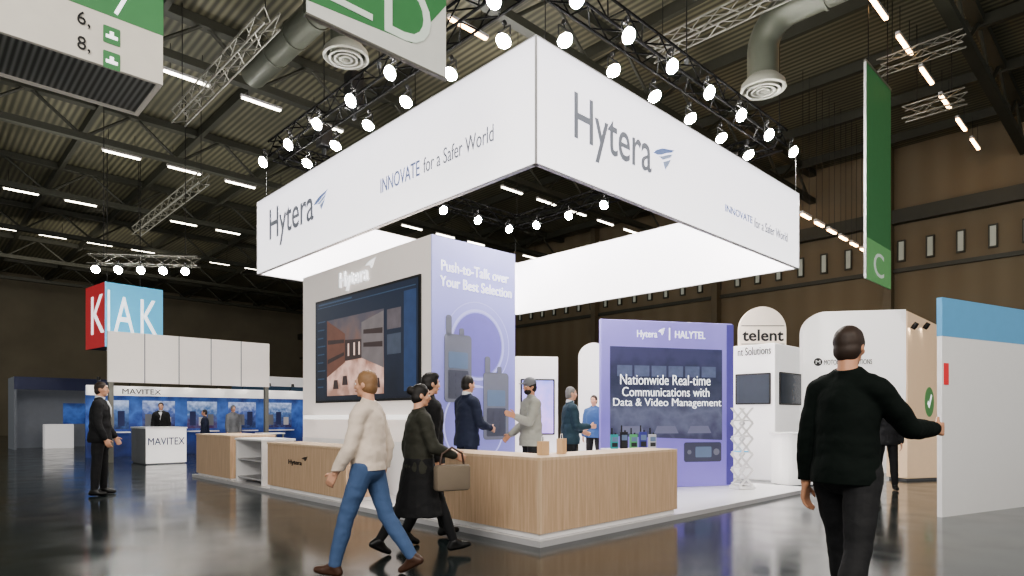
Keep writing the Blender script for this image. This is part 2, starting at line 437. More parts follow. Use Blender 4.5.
    # ---- hair, eyes
    bm = bmesh.new()
    ell(bm, Hd(0, -.014, .03), (.083, .096, .103), RH); ell(bm, Hd(0, -.04, -.02), (.076, .066, .08), RH)
    if hair == 'bun': ell(bm, Hd(0, -.12, .05), (.045, .04, .045), RH)
    if hair == 'full': ell(bm, Hd(.01, .03, .085), (.07, .06, .045), RH)
    out('hair', bm, hairm, 2, fold=.006)
    if beard:
        bm = bmesh.new(); ell(bm, Hd(0, .034, -.075), (.06, .062, .052), RH); out('beard', bm, hairm, 2)
    if capm:
        bm = bmesh.new(); ell(bm, Hd(0, -.004, .05), (.093, .108, .094), RH); ell(bm, Hd(0, .115, .048), (.062, .065, .010), RH); out('cap', bm, capm, 2)
    for s in (-1, 1):
        g = MB(); ell(g.bm, Hd(s*.031, .083, .003), (.0135, .009, .0085), RH); e = g.build('eye', EYEW, root, True, Matrix.Scale(k, 4))
        g = MB(); ell(g.bm, Hd(s*.031, .0895, .003), (.0065, .0045, .0065), RH); g.build('iris', EYE, e, True, Matrix.Scale(k, 4))
        g = MB(); cap(g.bm, Hd(s*.018, .094, .03), .0045, Hd(s*.046, .083, .032), .0035, 8); g.build('eyebrow', hairm, root, True, Matrix.Scale(k, 4))
    g = MB(); ell(g.bm, Hd(0, .095, -.061), (.02, .005, .0065), RH); g.build('lips', LIP, root, True, Matrix.Scale(k, 4))
    return root
CB = .25
SK = mat('skin', (206, 158, 132), .5, var=.06); SK2 = mat('skin_tan', (188, 138, 110), .5, var=.06)
HB = mat('brown_hair', (48, 34, 26), .6, var=.25, scale=40); HK = mat('dark_hair', (26, 21, 19), .6, var=.25, scale=40); HG = mat('grey_hair', (120, 118, 116), .6, var=.2, scale=40); HL = mat('sandy_hair', (136, 104, 74), .6, var=.2, scale=40)
SUITK = mat('black_wool', (20, 20, 23), .8, bump=CB); SUITN = mat('navy_wool', (26, 34, 58), .8, bump=CB); OLIVE = mat('dark_olive_cloth', (50, 50, 42), .8, bump=CB); CREAMC = mat('cream_cotton', (218, 202, 188), .8, bump=CB)
JEANS = mat('blue_denim', (70, 92, 128), .8, var=.15, bump=CB); GREYJ = mat('light_grey_cloth', (156, 156, 148), .8, bump=CB); TEALJ = mat('dark_teal_cloth', (38, 60, 72), .8, bump=CB); BLUESH = mat('blue_shirt', (56, 84, 130), .8, bump=CB)
GREENK = mat('black_green_cloth', (12, 20, 17), .85, bump=CB, spec=.2); SHOEK = mat('black_leather', (16, 15, 15), .35); SHOEB = mat('brown_leather', (70, 46, 34), .4); SHIRTW = mat('white_shirt', (225, 226, 230), .7)
FAWN = mat('fawn_cloth', (120, 108, 94), .8)
PZ = .06; PP = PZ+.004
person('man in black suit standing at far left before the small booth', atY(100, 10.56)+(0,), rad(-70), 1.86, top=SUITK, bottom=SUITK, shoes=SHOEK, skin=SK, hairm=HB, collar=SHIRTW, arms={-1: ((-.15, .1, -1), (.12, .5, -.8)), 1: ((.15, .05, -1), (-.05, .4, -.9))}, vox=.011)
person('walker in cream top and blue jeans in front of the reception counters', atY(368, 5.2)+(0,), rad(78), 1.69, legs={-1: (20, 2, 6, -8), 1: (-16, 2, 18, 26)}, top=CREAMC, bottom=JEANS, shoes=SHOEB, skin=SK, hairm=HL, hem=-.015, topname='shirt', wide=.94,
       arms={-1: ((-.2, .2, -1), (.1, .55, -.8)), 1: ((.2, -.3, -1), (.05, .2, -1))})
person('shorter walker in dark olive jacket and long black skirt beside the corner counter', atY(419, 6.0)+(0,), rad(-62), 1.63, legs={-1: (-20, 2, 14, 26), 1: (26, 2, 6, -8)}, top=OLIVE, bottom=SUITK, shoes=SHOEK, skin=SK, hairm=HK, hair='bun', wide=.92, skirt=SUITK, skirt_z=(.08, -.5), skirt_r=(.17, .26), head=(10, 4),
       arms={-1: ((-.2, -.2, -1), (-.1, .3, -1)), 1: ((.25, .25, -1), (-.1, .9, -.3))})
person('taller dark-haired walker in black jacket directly behind the one in the skirt', atY(429, 6.66)+(0,), rad(-60), 1.76, legs=WALK, top=SUITK, bottom=SUITK, shoes=SHOEK, skin=SK, hairm=HK, hair='full', wide=.96, arms={-1: ((-.14, .2, -1), (-.06, .45, -.9)), 1: ((.12, -.15, -1), (.03, .1, -1))})
person('man in navy suit standing with his back half turned beside the blue tower', atY(467, 8.75)+(PP,), rad(-50), 1.78, top=SUITN, bottom=SUITN, shoes=SHOEK, skin=SK, hairm=HK, collar=SHIRTW, head=(8, 5), arms={-1: ((-.2, .15, -1), (.2, .8, -.1)), 1: ((.22, .15, -1), (-.25, .8, -.2))})
person('bearded man in light grey jacket and cap pointing with his hand', atY(531, 8.9)+(PP,), rad(112), 1.76, top=GREYJ, bottom=SUITK, shoes=SHOEK, skin=SK2, hairm=HK, hair='short', capm=GREY, beard=True, head=(-5, 4), arms={-1: ((-.25, .45, -.85), (-.25, .9, .32)), 1: ((.2, .1, -1), (-.1, .7, -.5))})
person('grey-haired person in dark teal jacket standing left of the purple panel', atY(570, 10.2)+(PP,), rad(-78), 1.70, top=TEALJ, bottom=SUITK, shoes=SHOEK, skin=SK, hairm=HG, arms={-1: ((-.15, .1, -1), (.1, .8, -.3)), 1: ((.15, .15, -1), (-.2, .85, .0))}, collar=SHIRTW, vox=.011)
person('visitor in blue shirt half hidden behind left edge of purple panel', atY(594, 13.6)+(PP,), rad(150), 1.68, top=BLUESH, bottom=SUITK, shoes=SHOEK, skin=SK, hairm=HB, vox=.013, topname='shirt')
person('large foreground man in black seen from behind reaching one forearm out to the right', atY(846, 3.75)+(0,), rad(-52), 1.84, legs={-1: (22, 3, 8, -8), 1: (-16, 3, 14, 24)}, top=GREENK, bottom=SUITK, shoes=SHOEK, skin=SK2, hairm=HB, topname='sweater', hem=-.06, lean=2, wide=.9, fold=.006,
       arms={-1: ((-.18, -.1, -1), (-.1, .15, -1)), 1: ((.3, .55, -.62), (.12, .95, .02))}, vox=.008)
person('visitor in black standing behind the foreground man by the far right stand', atY(886, 11.3)+(0,), rad(160), 1.70, top=SUITK, bottom=SUITK, shoes=SHOEK, skin=SK, hairm=HB, vox=.013)
person('small figure in dark clothes left-hand of three inside the blue booth', atY(161, 19.4)+(0,), rad(200), 1.72, top=SUITK, bottom=SUITK, shoes=SHOEK, skin=SK, hairm=HB, vox=.016, collar=SHIRTW)
person('small figure in navy middle one of three inside the blue booth', atY(205, 20.2)+(0,), rad(120), 1.52, top=SUITN, bottom=SUITK, shoes=SHOEK, skin=SK, hairm=HK, vox=.016)
person('small figure in grey jacket right-hand of three inside the blue booth', atY(233, 20.4)+(0,), rad(230), 1.66, top=GREY, bottom=SUITK, shoes=SHOEK, skin=SK, hairm=HG, vox=.016)
# handbag carried
g = thing('handbag', 'grey handbag carried by the walker in the long black skirt', 'bag', atY(452, 5.86)+(.62,), rad(-62))
MB().box(-.06, .06, -.17, .17, 0, .24, .03).build('bag_body', FAWN, g, True)
MB().sweep([(0, -.12, .23), (0, -.1, .34), (0, 0, .4), (0, .1, .34), (0, .12, .23)], .01, 8).build('handle', SHOEB, g, True)
# ---------------------------------------------------------------- hall shell
AW = 22.4; BWALL = 52.0; RZ = 11.4
struct(MB().box(-14, AW, -9, BWALL, -.2, 0).build('floor', floormat(), None, False)).matrix_world = MB_
roofm = wavemat('corrugated_roof', (62, 62, 51), (120, 117, 97), 1.6, 'X', .55, .35)
struct(MB().box(-14, AW, -9, BWALL, RZ, RZ+.2).build('ceiling', roofm)).matrix_world = MB_
wallm = wavemat('tan_cladding', (105, 94, 75), (111, 100, 81), .35, 'Y', .75, .02)
struct(MB().box(AW, AW+.3, -9, BWALL, 0, RZ).build('wall_right', wallm)).matrix_world = MB_
struct(MB().box(-14, AW, BWALL, BWALL+.3, 0, RZ).build('wall_back', mat('dark_cladding', (112, 106, 92), .8, scale=.5, var=.3))).matrix_world = MB_
WIN = mat('window_glow', (160, 164, 154), .3, emit=.16, var=.15, scale=2)
n = 0
for i in range(46):
    b = -3+i*.92
    n += 1
    o = struct(MB().box(AW-.06, AW-.02, b, b+.18, 7.15, 7.85).build('window_%d' % n, WIN)); o.matrix_world = MB_
    f = MB()
    f.box(AW-.1, AW-.01, b-.04, b, 7.1, 7.9).box(AW-.1, AW-.01, b+.18, b+.22, 7.1, 7.9).box(AW-.1, AW-.01, b-.01, b+.19, 7.85, 7.9).box(AW-.12, AW-.01, b-.01, b+.19, 7.1, 7.15)
    f.build('window_frame', STEELD, o)
tn = 0
def trim(g, m):
    global tn
    tn += 1
    o = struct(g.build('trim_%d' % tn, m)); o.matrix_world = MB_; return o
trim(MB().box(AW-.35, AW-.02, -9, BWALL, 8.5, 9.0), STEELD)
trim(MB().box(AW-.15, AW-.02, -9, BWALL, 6.7, 6.85), STEELD)
for k in range(8):            # lattice roof girders
    b = -1.0+6.83*k
    g = MB()
    g.box(-13, AW, b-.14, b+.14, RZ-.25, RZ-.02); g.box(-13, AW, b-.12, b+.12, RZ-1.35, RZ-1.15)
    a = -13; i = 0
    while a < AW-1.4:
        g.tube((a, b, RZ-1.25 if i % 2 else RZ-.15), (a+1.4, b, RZ-.15 if i % 2 else RZ-1.25), .05, seg=6); a += 1.4; i += 1
    trim(g, STEELD)
for i in range(12):           # purlins
    a = -12+i*3.0
    trim(MB().box(a-.07, a+.07, -9, BWALL, RZ-.32, RZ-.02), STEELD)
for i in range(6):            # wall columns
    b = -4+i*7.0
    trim(MB().box(AW-.4, AW-.02, b-.14, b+.14, 0, RZ-.02), TAN)
# strip lights
ords = ['first', 'second', 'third', 'fourth', 'fifth', 'sixth', 'seventh', 'eighth', 'ninth', 'tenth', 'eleventh', 'twelfth', 'thirteenth']
def strip_proto(m, rod=.75, ln=.6, name='strip_light'):
    t = thing(name, 'x', 'ceiling light', (0, 0, 0), ANG)
    MB().box(-ln, ln, -.05, .05, .0, .08, .015).build('housing', GREYLT, t)
    MB().box(-ln+.05, ln-.05, -.04, .04, -.04, .005).build('tube', m, t)
    for x in (-ln*.66, ln*.66): MB().tube((x, 0, .08), (x, 0, rod), .008, seg=6).build('suspension_rod', BLACK, t)
    return t
pW = pO = None
for k in range(7):
    b = .1+6.83*k
    for i in range(13):
        a = -3.1+2.0*i
        if k >= 3 and (i*2+k) % 5 == 0: continue
        x, y, _ = Bw(a, b)
        if y < 2: continue
        px = 512+F*x/y; py = HZ-(10.3-H0)*F/y
        if px < -30 or px > 1060 or py < -30: continue
        lab = 'ceiling strip light in the %s roof row counted from the front right' % ords[k]
        grp = 'strip lights of roof row %s' % ords[k]
        warm = k < 2
        src = pO if warm else pW
        if src is None:
            src = strip_proto(STRIPO if warm else STRIPW); src.location = (x, y, 10.3); src['label'] = lab; src['group'] = grp
            if warm: pO = src
            else: pW = src
        else: dup(src, (x, y, 10.3), ANG, lab, grp)
def at_z(px, py, z):
    Y = (z-H0)*F/(HZ-py); return Vector(((px-512)*Y/F, Y))
def toB(p):
    d = p-C0; return d.dot(uR), d.dot(uL)
q0 = at_z(806, 216, 7.2); q1 = at_z(864, 250, 7.2); pen = None
for i in range(6):
    p = q0.lerp(q1, i/5)
    lab = '%s small warm pendant strip light from the ring sign towards the green banner' % ords[i].capitalize()
    if pen is None:
        pen = strip_proto(STRIPO, RZ-7.2-.03, .35, 'pendant_light'); pen.location = (p.x, p.y, 7.2); pen['label'] = lab; pen['group'] = 'warm pendant row by the right wall'
    else: dup(pen, (p.x, p.y, 7.2), ANG, lab)
# ---------------------------------------------------------------- trusses
def truss_parts(p0, p1, w, m, root, r=.022, step=.45):
    p0 = Vector(p0); p1 = Vector(p1); d = (p1-p0).normalized(); s = Vector((-d.y, d.x, 0)); u = Vector((0, 0, 1))
    h = w/2
    cs = [s*h+u*h, -s*h+u*h, -s*h-u*h, s*h-u*h]
    for c in cs: MB().tube(p0+c, p1+c, r, seg=8).build('chord', m, root, True)
    g = MB(); n = max(2, int((p1-p0).length/step)); st = (p1-p0)/n
    for i in range(n):
        for j in range(4):
            A = cs[j]; B = cs[(j+1) % 4]
            if i % 2: A, B = B, A
            g.tube(p0+st*i+A, p0+st*(i+1)+B, r*.6, seg=5)
    g.build('bracing', m, root)
S0 = Vector((0.31, 8.18)); SW = 8.36; SD = 8.87; SZ = 4.58; SH = 1.64
TZ = 7.05
tr = thing('lighting_truss', 'black square lighting truss hanging above the white ring sign', 'truss', (S0.x, S0.y, TZ), ANG)
TI = .3
for p0, p1 in (((TI, TI, .35), (SW-TI, TI, .35)), ((TI, TI, .35), (TI, SD-TI, .35)), ((SW-TI, TI, .35), (SW-TI, SD-TI, .35)), ((TI, SD-TI, .35), (SW-TI, SD-TI, .35))):
    truss_parts(p0, p1, .34, TRUSSK, tr)
hcab = None
for x, y in ((.3, .3), (SW/2, .3), (SW-.3, .3), (.3, 4.2), (SW/2, SD-.3), (SW-.3, SD-.3)):
    p = S0+uR*x+uL*y
    if hcab is None:
        hcab = thing('steel_cable', 'thin black steel cable holding the square lighting truss from the roof', 'cable', (p.x, p.y, TZ+.53), ANG, 'hoist cables of the square truss')
        MB().tube((0, 0, .08), (0, 0, RZ-TZ-.53-.03), .012, seg=6).build('wire', BLACK, hcab); MB().box(-.03, .03, -.03, .03, 0, .1, .01).build('shackle', GREY, hcab)
    else: dup(hcab, (p.x, p.y, TZ+.53), ANG)
# ---- floodlights
def lamp_proto(ang):
    t = thing('floodlight', 'x', 'stage light', (0, 0, 0), 0)
    MB().tube((-.02, 0, 0), (.02, 0, 0), .04, seg=12).tube((0, 0, 0), (0, 0, -.09), .012).build('clamp', BLACK, t)
    MB().box(-.135, .135, -.012, .012, -.1, -.085).box(-.135, -.125, -.01, .01, -.25, -.09).box(.125, .135, -.01, .01, -.25, -.09).build('yoke', BLACK, t)
    M = Matrix.Translation((0, 0, -.25)) @ Matrix.Rotation(rad(ang), 4, 'X') @ Matrix.Translation((0, 0, -.05)) @ Matrix.Scale(.88, 4)
    MB().lathe([(0, .0), (.06, .0), (.08, .02), (.115, .05), (.132, .078), (.13, .085), (.125, .078)], 20, M).build('housing', GREYLT, t, True)
    MB().lathe([(0, .19), (.06, .18), (.1, .152), (.125, .115), (.131, .08)], 20, M).build('lens', LENS, t, True)
    return t
LP = {}
def lamp(a, b, z, rz, lab, grp, ang=122):
    p = S0+uR*a+uL*b
    if ang not in LP:
        o = LP[ang] = lamp_proto(ang); o.location = (p.x, p.y, z); o.rotation_euler = (0, 0, rz); o['label'] = lab; o['group'] = grp
    else: o = dup(LP[ang], (p.x, p.y, z), rz, lab, grp)
RZR = ANG; RZL = ANG-math.pi/2
for i in range(7):
    q = .75+i*1.2; ql = .75+i*1.28; od = ords[i].capitalize()
    lamp(q, -.02, TZ+.23, RZR, '%s floodlight from the front corner, outer row above the right sign face' % od, 'outer floodlights right')
    lamp(-.02, ql, TZ+.23, RZL, '%s floodlight from the front corner, outer row above the left sign face' % od, 'outer floodlights left')
    if i < 6:
        lamp(q+.55, .66, TZ+.2, RZR, '%s floodlight from the front corner, inner row above the right sign face' % od, 'inner floodlights right', 150)
        lamp(.66, ql+.55, TZ+.2, RZL, '%s floodlight from the front corner, inner row above the left sign face' % od, 'inner floodlights left', 150)
        q2 = 1.1+i*1.25
        lamp(q2, SD-.66, TZ+.2, RZR, '%s floodlight from the left on the rear left truss seen under the ring sign' % od, 'rear left floodlights')
        lamp(SW-.66, q2, TZ+.2, RZL, '%s floodlight from the right on the rear right truss seen under the ring sign' % od, 'rear right floodlights')
# ---- silver rigging trusses up in the roof
def rig(a, b0, b1, z, label):
    t = thing('rigging_truss', label, 'truss', Bw(a, b0, z), ANG)
    truss_parts((0, 0, .15), (0, b1-b0, .15), .3, ALU, t, .02, .4)
    for y in (.3, b1-b0-.3): MB().tube((0, y, .3), (0, y, RZ-z-.05), .01, seg=6).build('hoist_cable', BLACK, t)
for (q0, q1, z, lab) in (((790, -5), (650, 60), 9.0, 'silver lattice truss in the roof at upper right behind the ring sign lamps'),
                         ((965, 45), (878, 74), 9.7, 'silver lattice truss above the top end of the tall green banner'),
                         ((965, 100), (905, 122), 9.0, 'silver lattice truss right of the tall green banner'),
                         ((270, 25), (180, 125), 8.5, 'silver lattice truss in the roof right of the hanging aisle sign'),
                         ((200, 182), (140, 236), 8.5, 'small silver lattice truss far off at middle left of the roof')):
    a0, b0 = toB(at_z(*q0, z)); a1, b1 = toB(at_z(*q1, z))
    rig((a0+a1)/2, b0, b1, z, lab)
# ---- ventilation ducts
def duct(px, py, z, label, side):
    p = at_z(px, py, z); t = thing('ventilation_duct', label, 'air duct', (p.x, p.y, z), ANG)
    pts = [(0, 0, .1), (0, 0, .8)]
    for i in range(1, 9):
        q = i/8*math.pi/2; pts.append((0, side*(.6-.6*math.cos(q)), .8+.6*math.sin(q)))
    pts += [(0, side*2.2, 1.4), (0, side*4.5, 1.4)]
    MB().sweep(pts, .3, 20).build('duct_pipe', DUCT, t, True)
    for y in (1.2, 2.2, 3.2): MB().sweep([(0, side*y-.03, 1.4), (0, side*y+.03, 1.4)], .325, 20).build('joint_collar', DUCT, t, True)
    MB().lathe([(.3, .25), (.42, .12), (.44, 0), (.40, -.02), (.36, .03)], 28).build('diffuser', VENT, t, True)
    for r in (.28, .18, .08): MB().lathe([(r+.03, .02), (r+.05, -.04), (r+.01, -.04), (r-.01, .02)], 24).build('diffuser_ring', VENT, t, True)
duct(763, 90, 7.9, 'grey ventilation duct with round diffuser at upper right', -1)
duct(346, 58, 8.3, 'grey ventilation duct with round diffuser at upper left of the roof', 1)
def hoist(x, y, hz_, w_, h_, label):
    t = thing('chain_hoist', label, 'hoist', (x, y, hz_), ANG)
    MB().box(-w_, w_, -w_, w_, 0, h_, .03).build('motor', BLACK, t); MB().tube((0, 0, h_), (0, 0, RZ-hz_-.02), .015).build('chain', BLACK, t); MB().lathe([(0, -.25), (.05, -.22), (.06, -.05), (.02, 0)], 12).build('hook_block', DARK, t, True); MB().box(-.15, .15, -.15, .15, RZ-hz_-.04, RZ-hz_).build('roof_plate', STEELD, t)
p = at_z(354, 106, 7.9); hoist(p.x, p.y, 7.842, .16, .75, 'black chain hoist hanging left of the green lettered banner')
p = S0+uR*1.5+uL*(SD-.3); hoist(p.x, p.y, TZ+.79, .15, .5, 'black chain hoist above the left corner of the ring sign')
# ---------------------------------------------------------------- ring sign
sg = thing('hanging_sign', 'huge white square ring sign with grey lettering hung above the stand', 'sign', (S0.x, S0.y, SZ), ANG)
th = .05
for x0, x1, y0, y1 in ((0, SW, 0, th), (0, th, th, SD), (SW-th, SW, th, SD), (th, SW-th, SD-th, SD)):
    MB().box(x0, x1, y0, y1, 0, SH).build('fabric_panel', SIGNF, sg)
for x, y in ((0, 0), (SW, 0), (0, SD), (SW, SD)):
    MB().box(x-.012, x+.012, y-.012, y+.012, -.01, SH+.01).build('corner_profile', GREYLT, sg)
for z in (-.012, SH):
    MB().box(-.01, SW+.01, -.01, th+.01, z, z+.012).box(-.01, th+.01, 0, SD, z, z+.012).box(SW-th-.01, SW+.01, 0, SD, z, z+.012).box(0, SW, SD-th-.01, SD+.01, z, z+.012).build('edge_profile', GREYLT, sg)
for x in (.2, SW-.1):
    for y in (.025, SD-.025): MB().tube((x, y, SH), (x, y, SH+.8), .008, seg=6).build('cable', BLACK, sg)
SR = Face(S0, uR, 'R', SZ); SL = Face(S0, uL, 'L', SZ)
TN = -.006
ftext('Hytera', SR.box(574, 651, 141, 57), SR.M, LETG, sg, thin=.004)
wing(SR.box(653, 674, 158, 26), SR.M, WINGB, sg, .004, WINGG)
ftext('INNOVATE', SR.box(725, 752, 214, 7), SR.M, LETB, sg)
ftext('for a Safer World', SR.box(754, 787, 230, 9), SR.M, LETG, sg, thin=TN)
ftext('Hytera', SL.box(270, 314, 219, 42), SL.M, LETG, sg, thin=.004)
wing(SL.box(314, 328, 202, 18), SL.M, WINGB, sg, .004, WINGG)
ftext('INNOVATE', SL.box(381, 420, 177, 15), SL.M, LETB, sg)
ftext('for a Safer World', SL.box(424, 494, 149, 16), SL.M, LETG, sg, thin=TN)
# ---------------------------------------------------------------- platform and counters
PA = 7.0
pf = thing('stand_platform', 'low white raised platform floor under the whole corner stand', 'platform', Bw(0, 0), ANG)
MB().box(.02, PA, .02, 10.4, 0, PZ-.004).build('deck', WHITEG, pf)
MB().box(0, PA+.02, 0, .02, 0, PZ).box(0, .02, .02, 10.42, 0, PZ).box(PA, PA+.02, .02, 10.42, 0, PZ).box(.02, PA, 10.4, 10.42, 0, PZ).build('edge_trim', GREYLT, pf)
def Bt(name, label, cat, a, b, z=PZ): return thing(name, label, cat, Bw(a, b, z), ANG)
ct = Bt('reception_counter', 'L-shaped light oak counter at the front corner of the stand', 'counter', .05, .05)
CH = .83; LA = 2.56; LB = 2.3; CD = .55
MB().box(.02, LA, 0, .025, .06, CH-.03).build('right_front_panel', WOOD, ct)
MB().box(0, .025, .02, LB, .06, CH-.03).build('left_front_panel', WOOD, ct)
MB().box(-.006, .03, -.006, .03, .06, CH-.03).build('corner_joint', WOODT, ct)
MB().box(LA-.025, LA, .025, CD, .06, CH-.03).build('end_panel', WOOD, ct); MB().box(.025, CD, LB-.025, LB, .06, CH-.03).build('end_panel', WOOD, ct)
MB().box(CD-.02, LA-.025, CD-.02, CD, .06, CH-.03).build('back_panel', WHITE, ct); MB().box(CD-.02, CD, CD, LB-.025, .06, CH-.03).build('back_panel', WHITE, ct)
MB().poly([(0, 0), (LA, 0), (LA, CD), (CD, CD), (CD, LB), (0, LB)], None, .03, CH-.03).build('counter_top', WOODT, ct)
MB().poly([(.03, .03), (LA-.03, .03), (LA-.03, CD-.03), (CD-.03, CD-.03), (CD-.03, LB-.03), (.03, LB-.03)], None, .06, 0).build('plinth', WHITE, ct)
c2 = Bt('reception_counter', 'straight light oak counter with small emblem left of the walking people', 'counter', .05, 3.9)
w2 = 2.7
MB().box(0, .025, 0, w2, .06, .77).build('front_panel', WOOD, c2); MB().box(.025, .6, 0, .025, .06, .77).build('end_panel', WOOD, c2); MB().box(.025, .6, w2-.025, w2, .06, .77).build('end_panel', WOOD, c2)
MB().box(-.01, .61, -.01, w2+.01, .77, .8).build('counter_top', WOODT, c2); MB().box(.03, .58, .03, w2-.03, 0, .06).build('plinth', WHITE, c2)
MB().box(.575, .6, .025, w2-.025, .06, .77).build('back_panel', WHITE, c2)
o2 = Bw(.05, 3.9); f2 = Face(o2[:2], uL, 'L', PZ)
ftext('Hytera', f2.box(289, 302, 463, 6), f2.M, LETK, c2); wing(f2.box(302, 308, 459, 5), f2.M, LETK, c2)
c3 = Bt('reception_counter', 'light oak counter at far left end of the stand', 'counter', .05, 8.35)
MB().box(0, .025, 0, 1.95, .04, .85).build('front_panel', WOOD, c3); MB().box(.025, .9, 0, .025, .04, .85).build('end_panel', WOOD, c3); MB().box(.025, .9, 1.925, 1.95, .04, .85).build('end_panel', WOOD, c3)
MB().box(-.01, .9, -.01, 1.96, .85, .88).build('counter_top', WOODT, c3); MB().box(.875, .9, .025, 1.925, .04, .85).build('back_panel', WHITE, c3); MB().box(.03, .87, .03, 1.9, 0, .04).build('plinth', WHITE, c3)
sh = Bt('shelf_unit', 'white open shelf unit between the two left oak counters', 'shelf', .1, 6.95)
for y in (0, 1.2): MB().box(0, .6, y, y+.04, 0, .8).build('side_panel', WHITE, sh)
MB().box(.56, .6, .04, 1.2, 0, .8).build('back_panel', WHITE, sh)
MB().box(-.02, .62, -.02, 1.26, .8, .84, .008).build('top', WHITE, sh)
for z in (.08, .42): MB().box(.02, .56, .04, 1.2, z, z+.03).build('shelf', GREYLT, sh)
kr = mat('kraft_card', (206, 174, 138), .7)
for i, (a, b, l) in enumerate(((.42, .35, 'small kraft gift bag on the corner counter, nearer the corner'), (.75, .38, 'small kraft gift bag on the corner counter, farther from the corner'))):
    t = thing('paper_bag', l, 'bag', Bw(a, b, PZ+CH), ANG+.3*i)
    g = MB(); g.box(-.06, .06, -.035, .035, 0, .15+.02*i); g.build('bag_body', kr, t)
    MB().sweep([(-.03, 0, .15+.02*i), (-.02, 0, .2+.02*i), (.02, 0, .2+.02*i), (.03, 0, .15+.02*i)], .004, 6).build('handle', WHITE, t)
# ---------------------------------------------------------------- tower
T0 = Vector((-1.18, 9.35)); TH = 3.94
tw = thing('display_tower', 'tall cream and lavender display tower with giant screen', 'tower', (T0.x, T0.y, PZ), ANG)
TWX = 1.71; TWY = 4.16
lav = gmat('lavender_print', [(0, (136, 136, 198)), (.35, (120, 118, 186)), (.7, (146, 146, 210)), (1, (170, 170, 225))], 0, TH, 2, .38, .45, .12, 1.2)
MB().box(.03, TWX, .02, TWY, 0, TH).build('tower_body', CREAM, tw)
MB().box(0, TWX, 0, .02, 0, TH).build('printed_side', lav, tw)
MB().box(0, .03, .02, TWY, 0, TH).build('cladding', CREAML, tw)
MB().box(-.004, .0, .02, TWY, 0, .85).build('lower_panel', WHITE, tw)
TR = Face(T0, uR, 'R', PZ); TL = Face(T0, uL, 'L', PZ)
ftext('Push-to-Talk over', TR.box(441, 508, 272, 10), TR.M, LETW, tw); ftext('Your Best Selection', TR.box(440, 511, 287, 10), TR.M, LETW, tw)
circ = mat('pale_circle_print', (176, 176, 226), .45, emit=.35); circ2 = mat('violet_circle_print', (112, 106, 178), .45, emit=.3)
cu, cv = TR.uz(478, 345)
MB().annulus(cu, cv, .52, .56, TR.M, .003).build('circle_print', circ, tw); MB().annulus(cu, cv, .66, .675, TR.M, .003).build('circle_print', circ, tw)
MB().poly(cpts(cu, cv, .5), TR.M, .002, .001).build('circle_disc', circ2, tw)
cu2, cv2 = TR.uz(475, 425)
MB().annulus(cu2, cv2, .6, .63, TR.M, .003).build('circle_print', circ, tw)
rad_m = mat('radio_picture_grey', (110, 112, 126), .5, emit=.11); rad_d = mat('radio_picture_dark', (76, 78, 92), .5, emit=.07); rad_s = mat('radio_picture_screen', (96, 112, 138), .4, emit=.2)
def radio_pic(p0, p1, pt, pb, ant):
    u0, v1 = TR.uz(p0, pt); u1, _ = TR.uz(p1, pt); _, v0 = TR.uz(p0, pb); w = u1-u0
    g = MB(); g.poly(rrect(u0, u1, v0, v1, w*.12), TR.M, .01, .004)
    g.poly(rrect(u0+w*.06, u0+w*.26, v1-.03, v1+ant, w*.08), TR.M, .01, .004); g.poly(rrect(u0+w*.55, u0+w*.72, v1-.03, v1+.1, w*.05), TR.M, .01, .004)
    r = g.build('radio_picture', rad_m, tw)
    h = v1-v0
    MB().poly(rrect(u0+w*.14, u1-w*.14, v0+h*.5, v0+h*.74, w*.05), TR.M, .004, .014).build('screen_print', rad_s, r)
    g = MB(); g.poly(rrect(u0+w*.12, u1-w*.12, v0+h*.05, v0+h*.47, w*.04), TR.M, .002, .013)
    for i in range(4):
        for j in range(3): g.poly(rrect(u0+w*(.16+.24*j), u0+w*(.34+.24*j), v0+h*(.08+.1*i), v0+h*(.14+.1*i), w*.03), TR.M, .004, .014)
    g.build('keypad_print', rad_d, r)
radio_pic(444, 471, 333, 402, .28); radio_pic(483, 508, 372, 440, .25)
b0 = TL.uz(318, 300)[0]; b1 = TL.uz(420, 300)[0]; v0, v1 = 1.54, 3.35
MB().poly([(b0-.04, v0-.04), (b1+.04, v0-.04), (b1+.04, v1+.04), (b0-.04, v1+.04)], TL.M, .03).build('screen_bezel', BLACK, tw)
scr = gmat('screen_navy', [(0, (14, 20, 36)), (.5, (24, 33, 52)), (1, (20, 31, 52))], 1.5, 3.4, 2, .7, .3, .9, 2.5)
ds = MB().poly([(b0, v0), (b1, v0), (b1, v1), (b0, v1)], TL.M, .004, .03).build('screen_display', scr, tw)
W = b1-b0
def sp(pts, m, nm, par, z=.034): return MB().poly([(b0+W*x, v0+y) for x, y in pts], TL.M, .002, z).build(nm, m, par)
pic = gmat('screen_street_picture', [(0, (142, 108, 96)), (.25, (200, 166, 154)), (.45, (150, 112, 100)), (.6, (104, 80, 74)), (.8, (90, 78, 80)), (1, (72, 68, 78))], 1.6, 3.0, 2, .8, .3, .9, 3)
vp = sp([(.13, .08), (.71, .08), (.71, 1.45), (.13, 1.45)], pic, 'video_picture', ds)
br = mat('picture_brown', (98, 66, 56), .4, emit=.7, var=.6, scale=4); br2 = mat('picture_dark_brown', (54, 42, 42), .4, emit=.7, var=.5, scale=4); gyb = mat('picture_grey_block', (104, 98, 100), .4, emit=.7, var=.5, scale=4); pale = mat('picture_pale_pink', (214, 186, 176), .4, emit=.8, var=.2)
sp([(.13, .42), (.33, .66), (.33, 1.16), (.13, 1.45)], br, 'picture_left_front', ds, .037)
sp([(.71, .5), (.5, .7), (.5, 1.3), (.71, 1.42)], gyb, 'picture_right_front', ds, .037)
sp([(.33, .68), (.5, .7), (.5, 1.02), (.33, 1.05)], br2, 'picture_middle_block', ds, .0365)
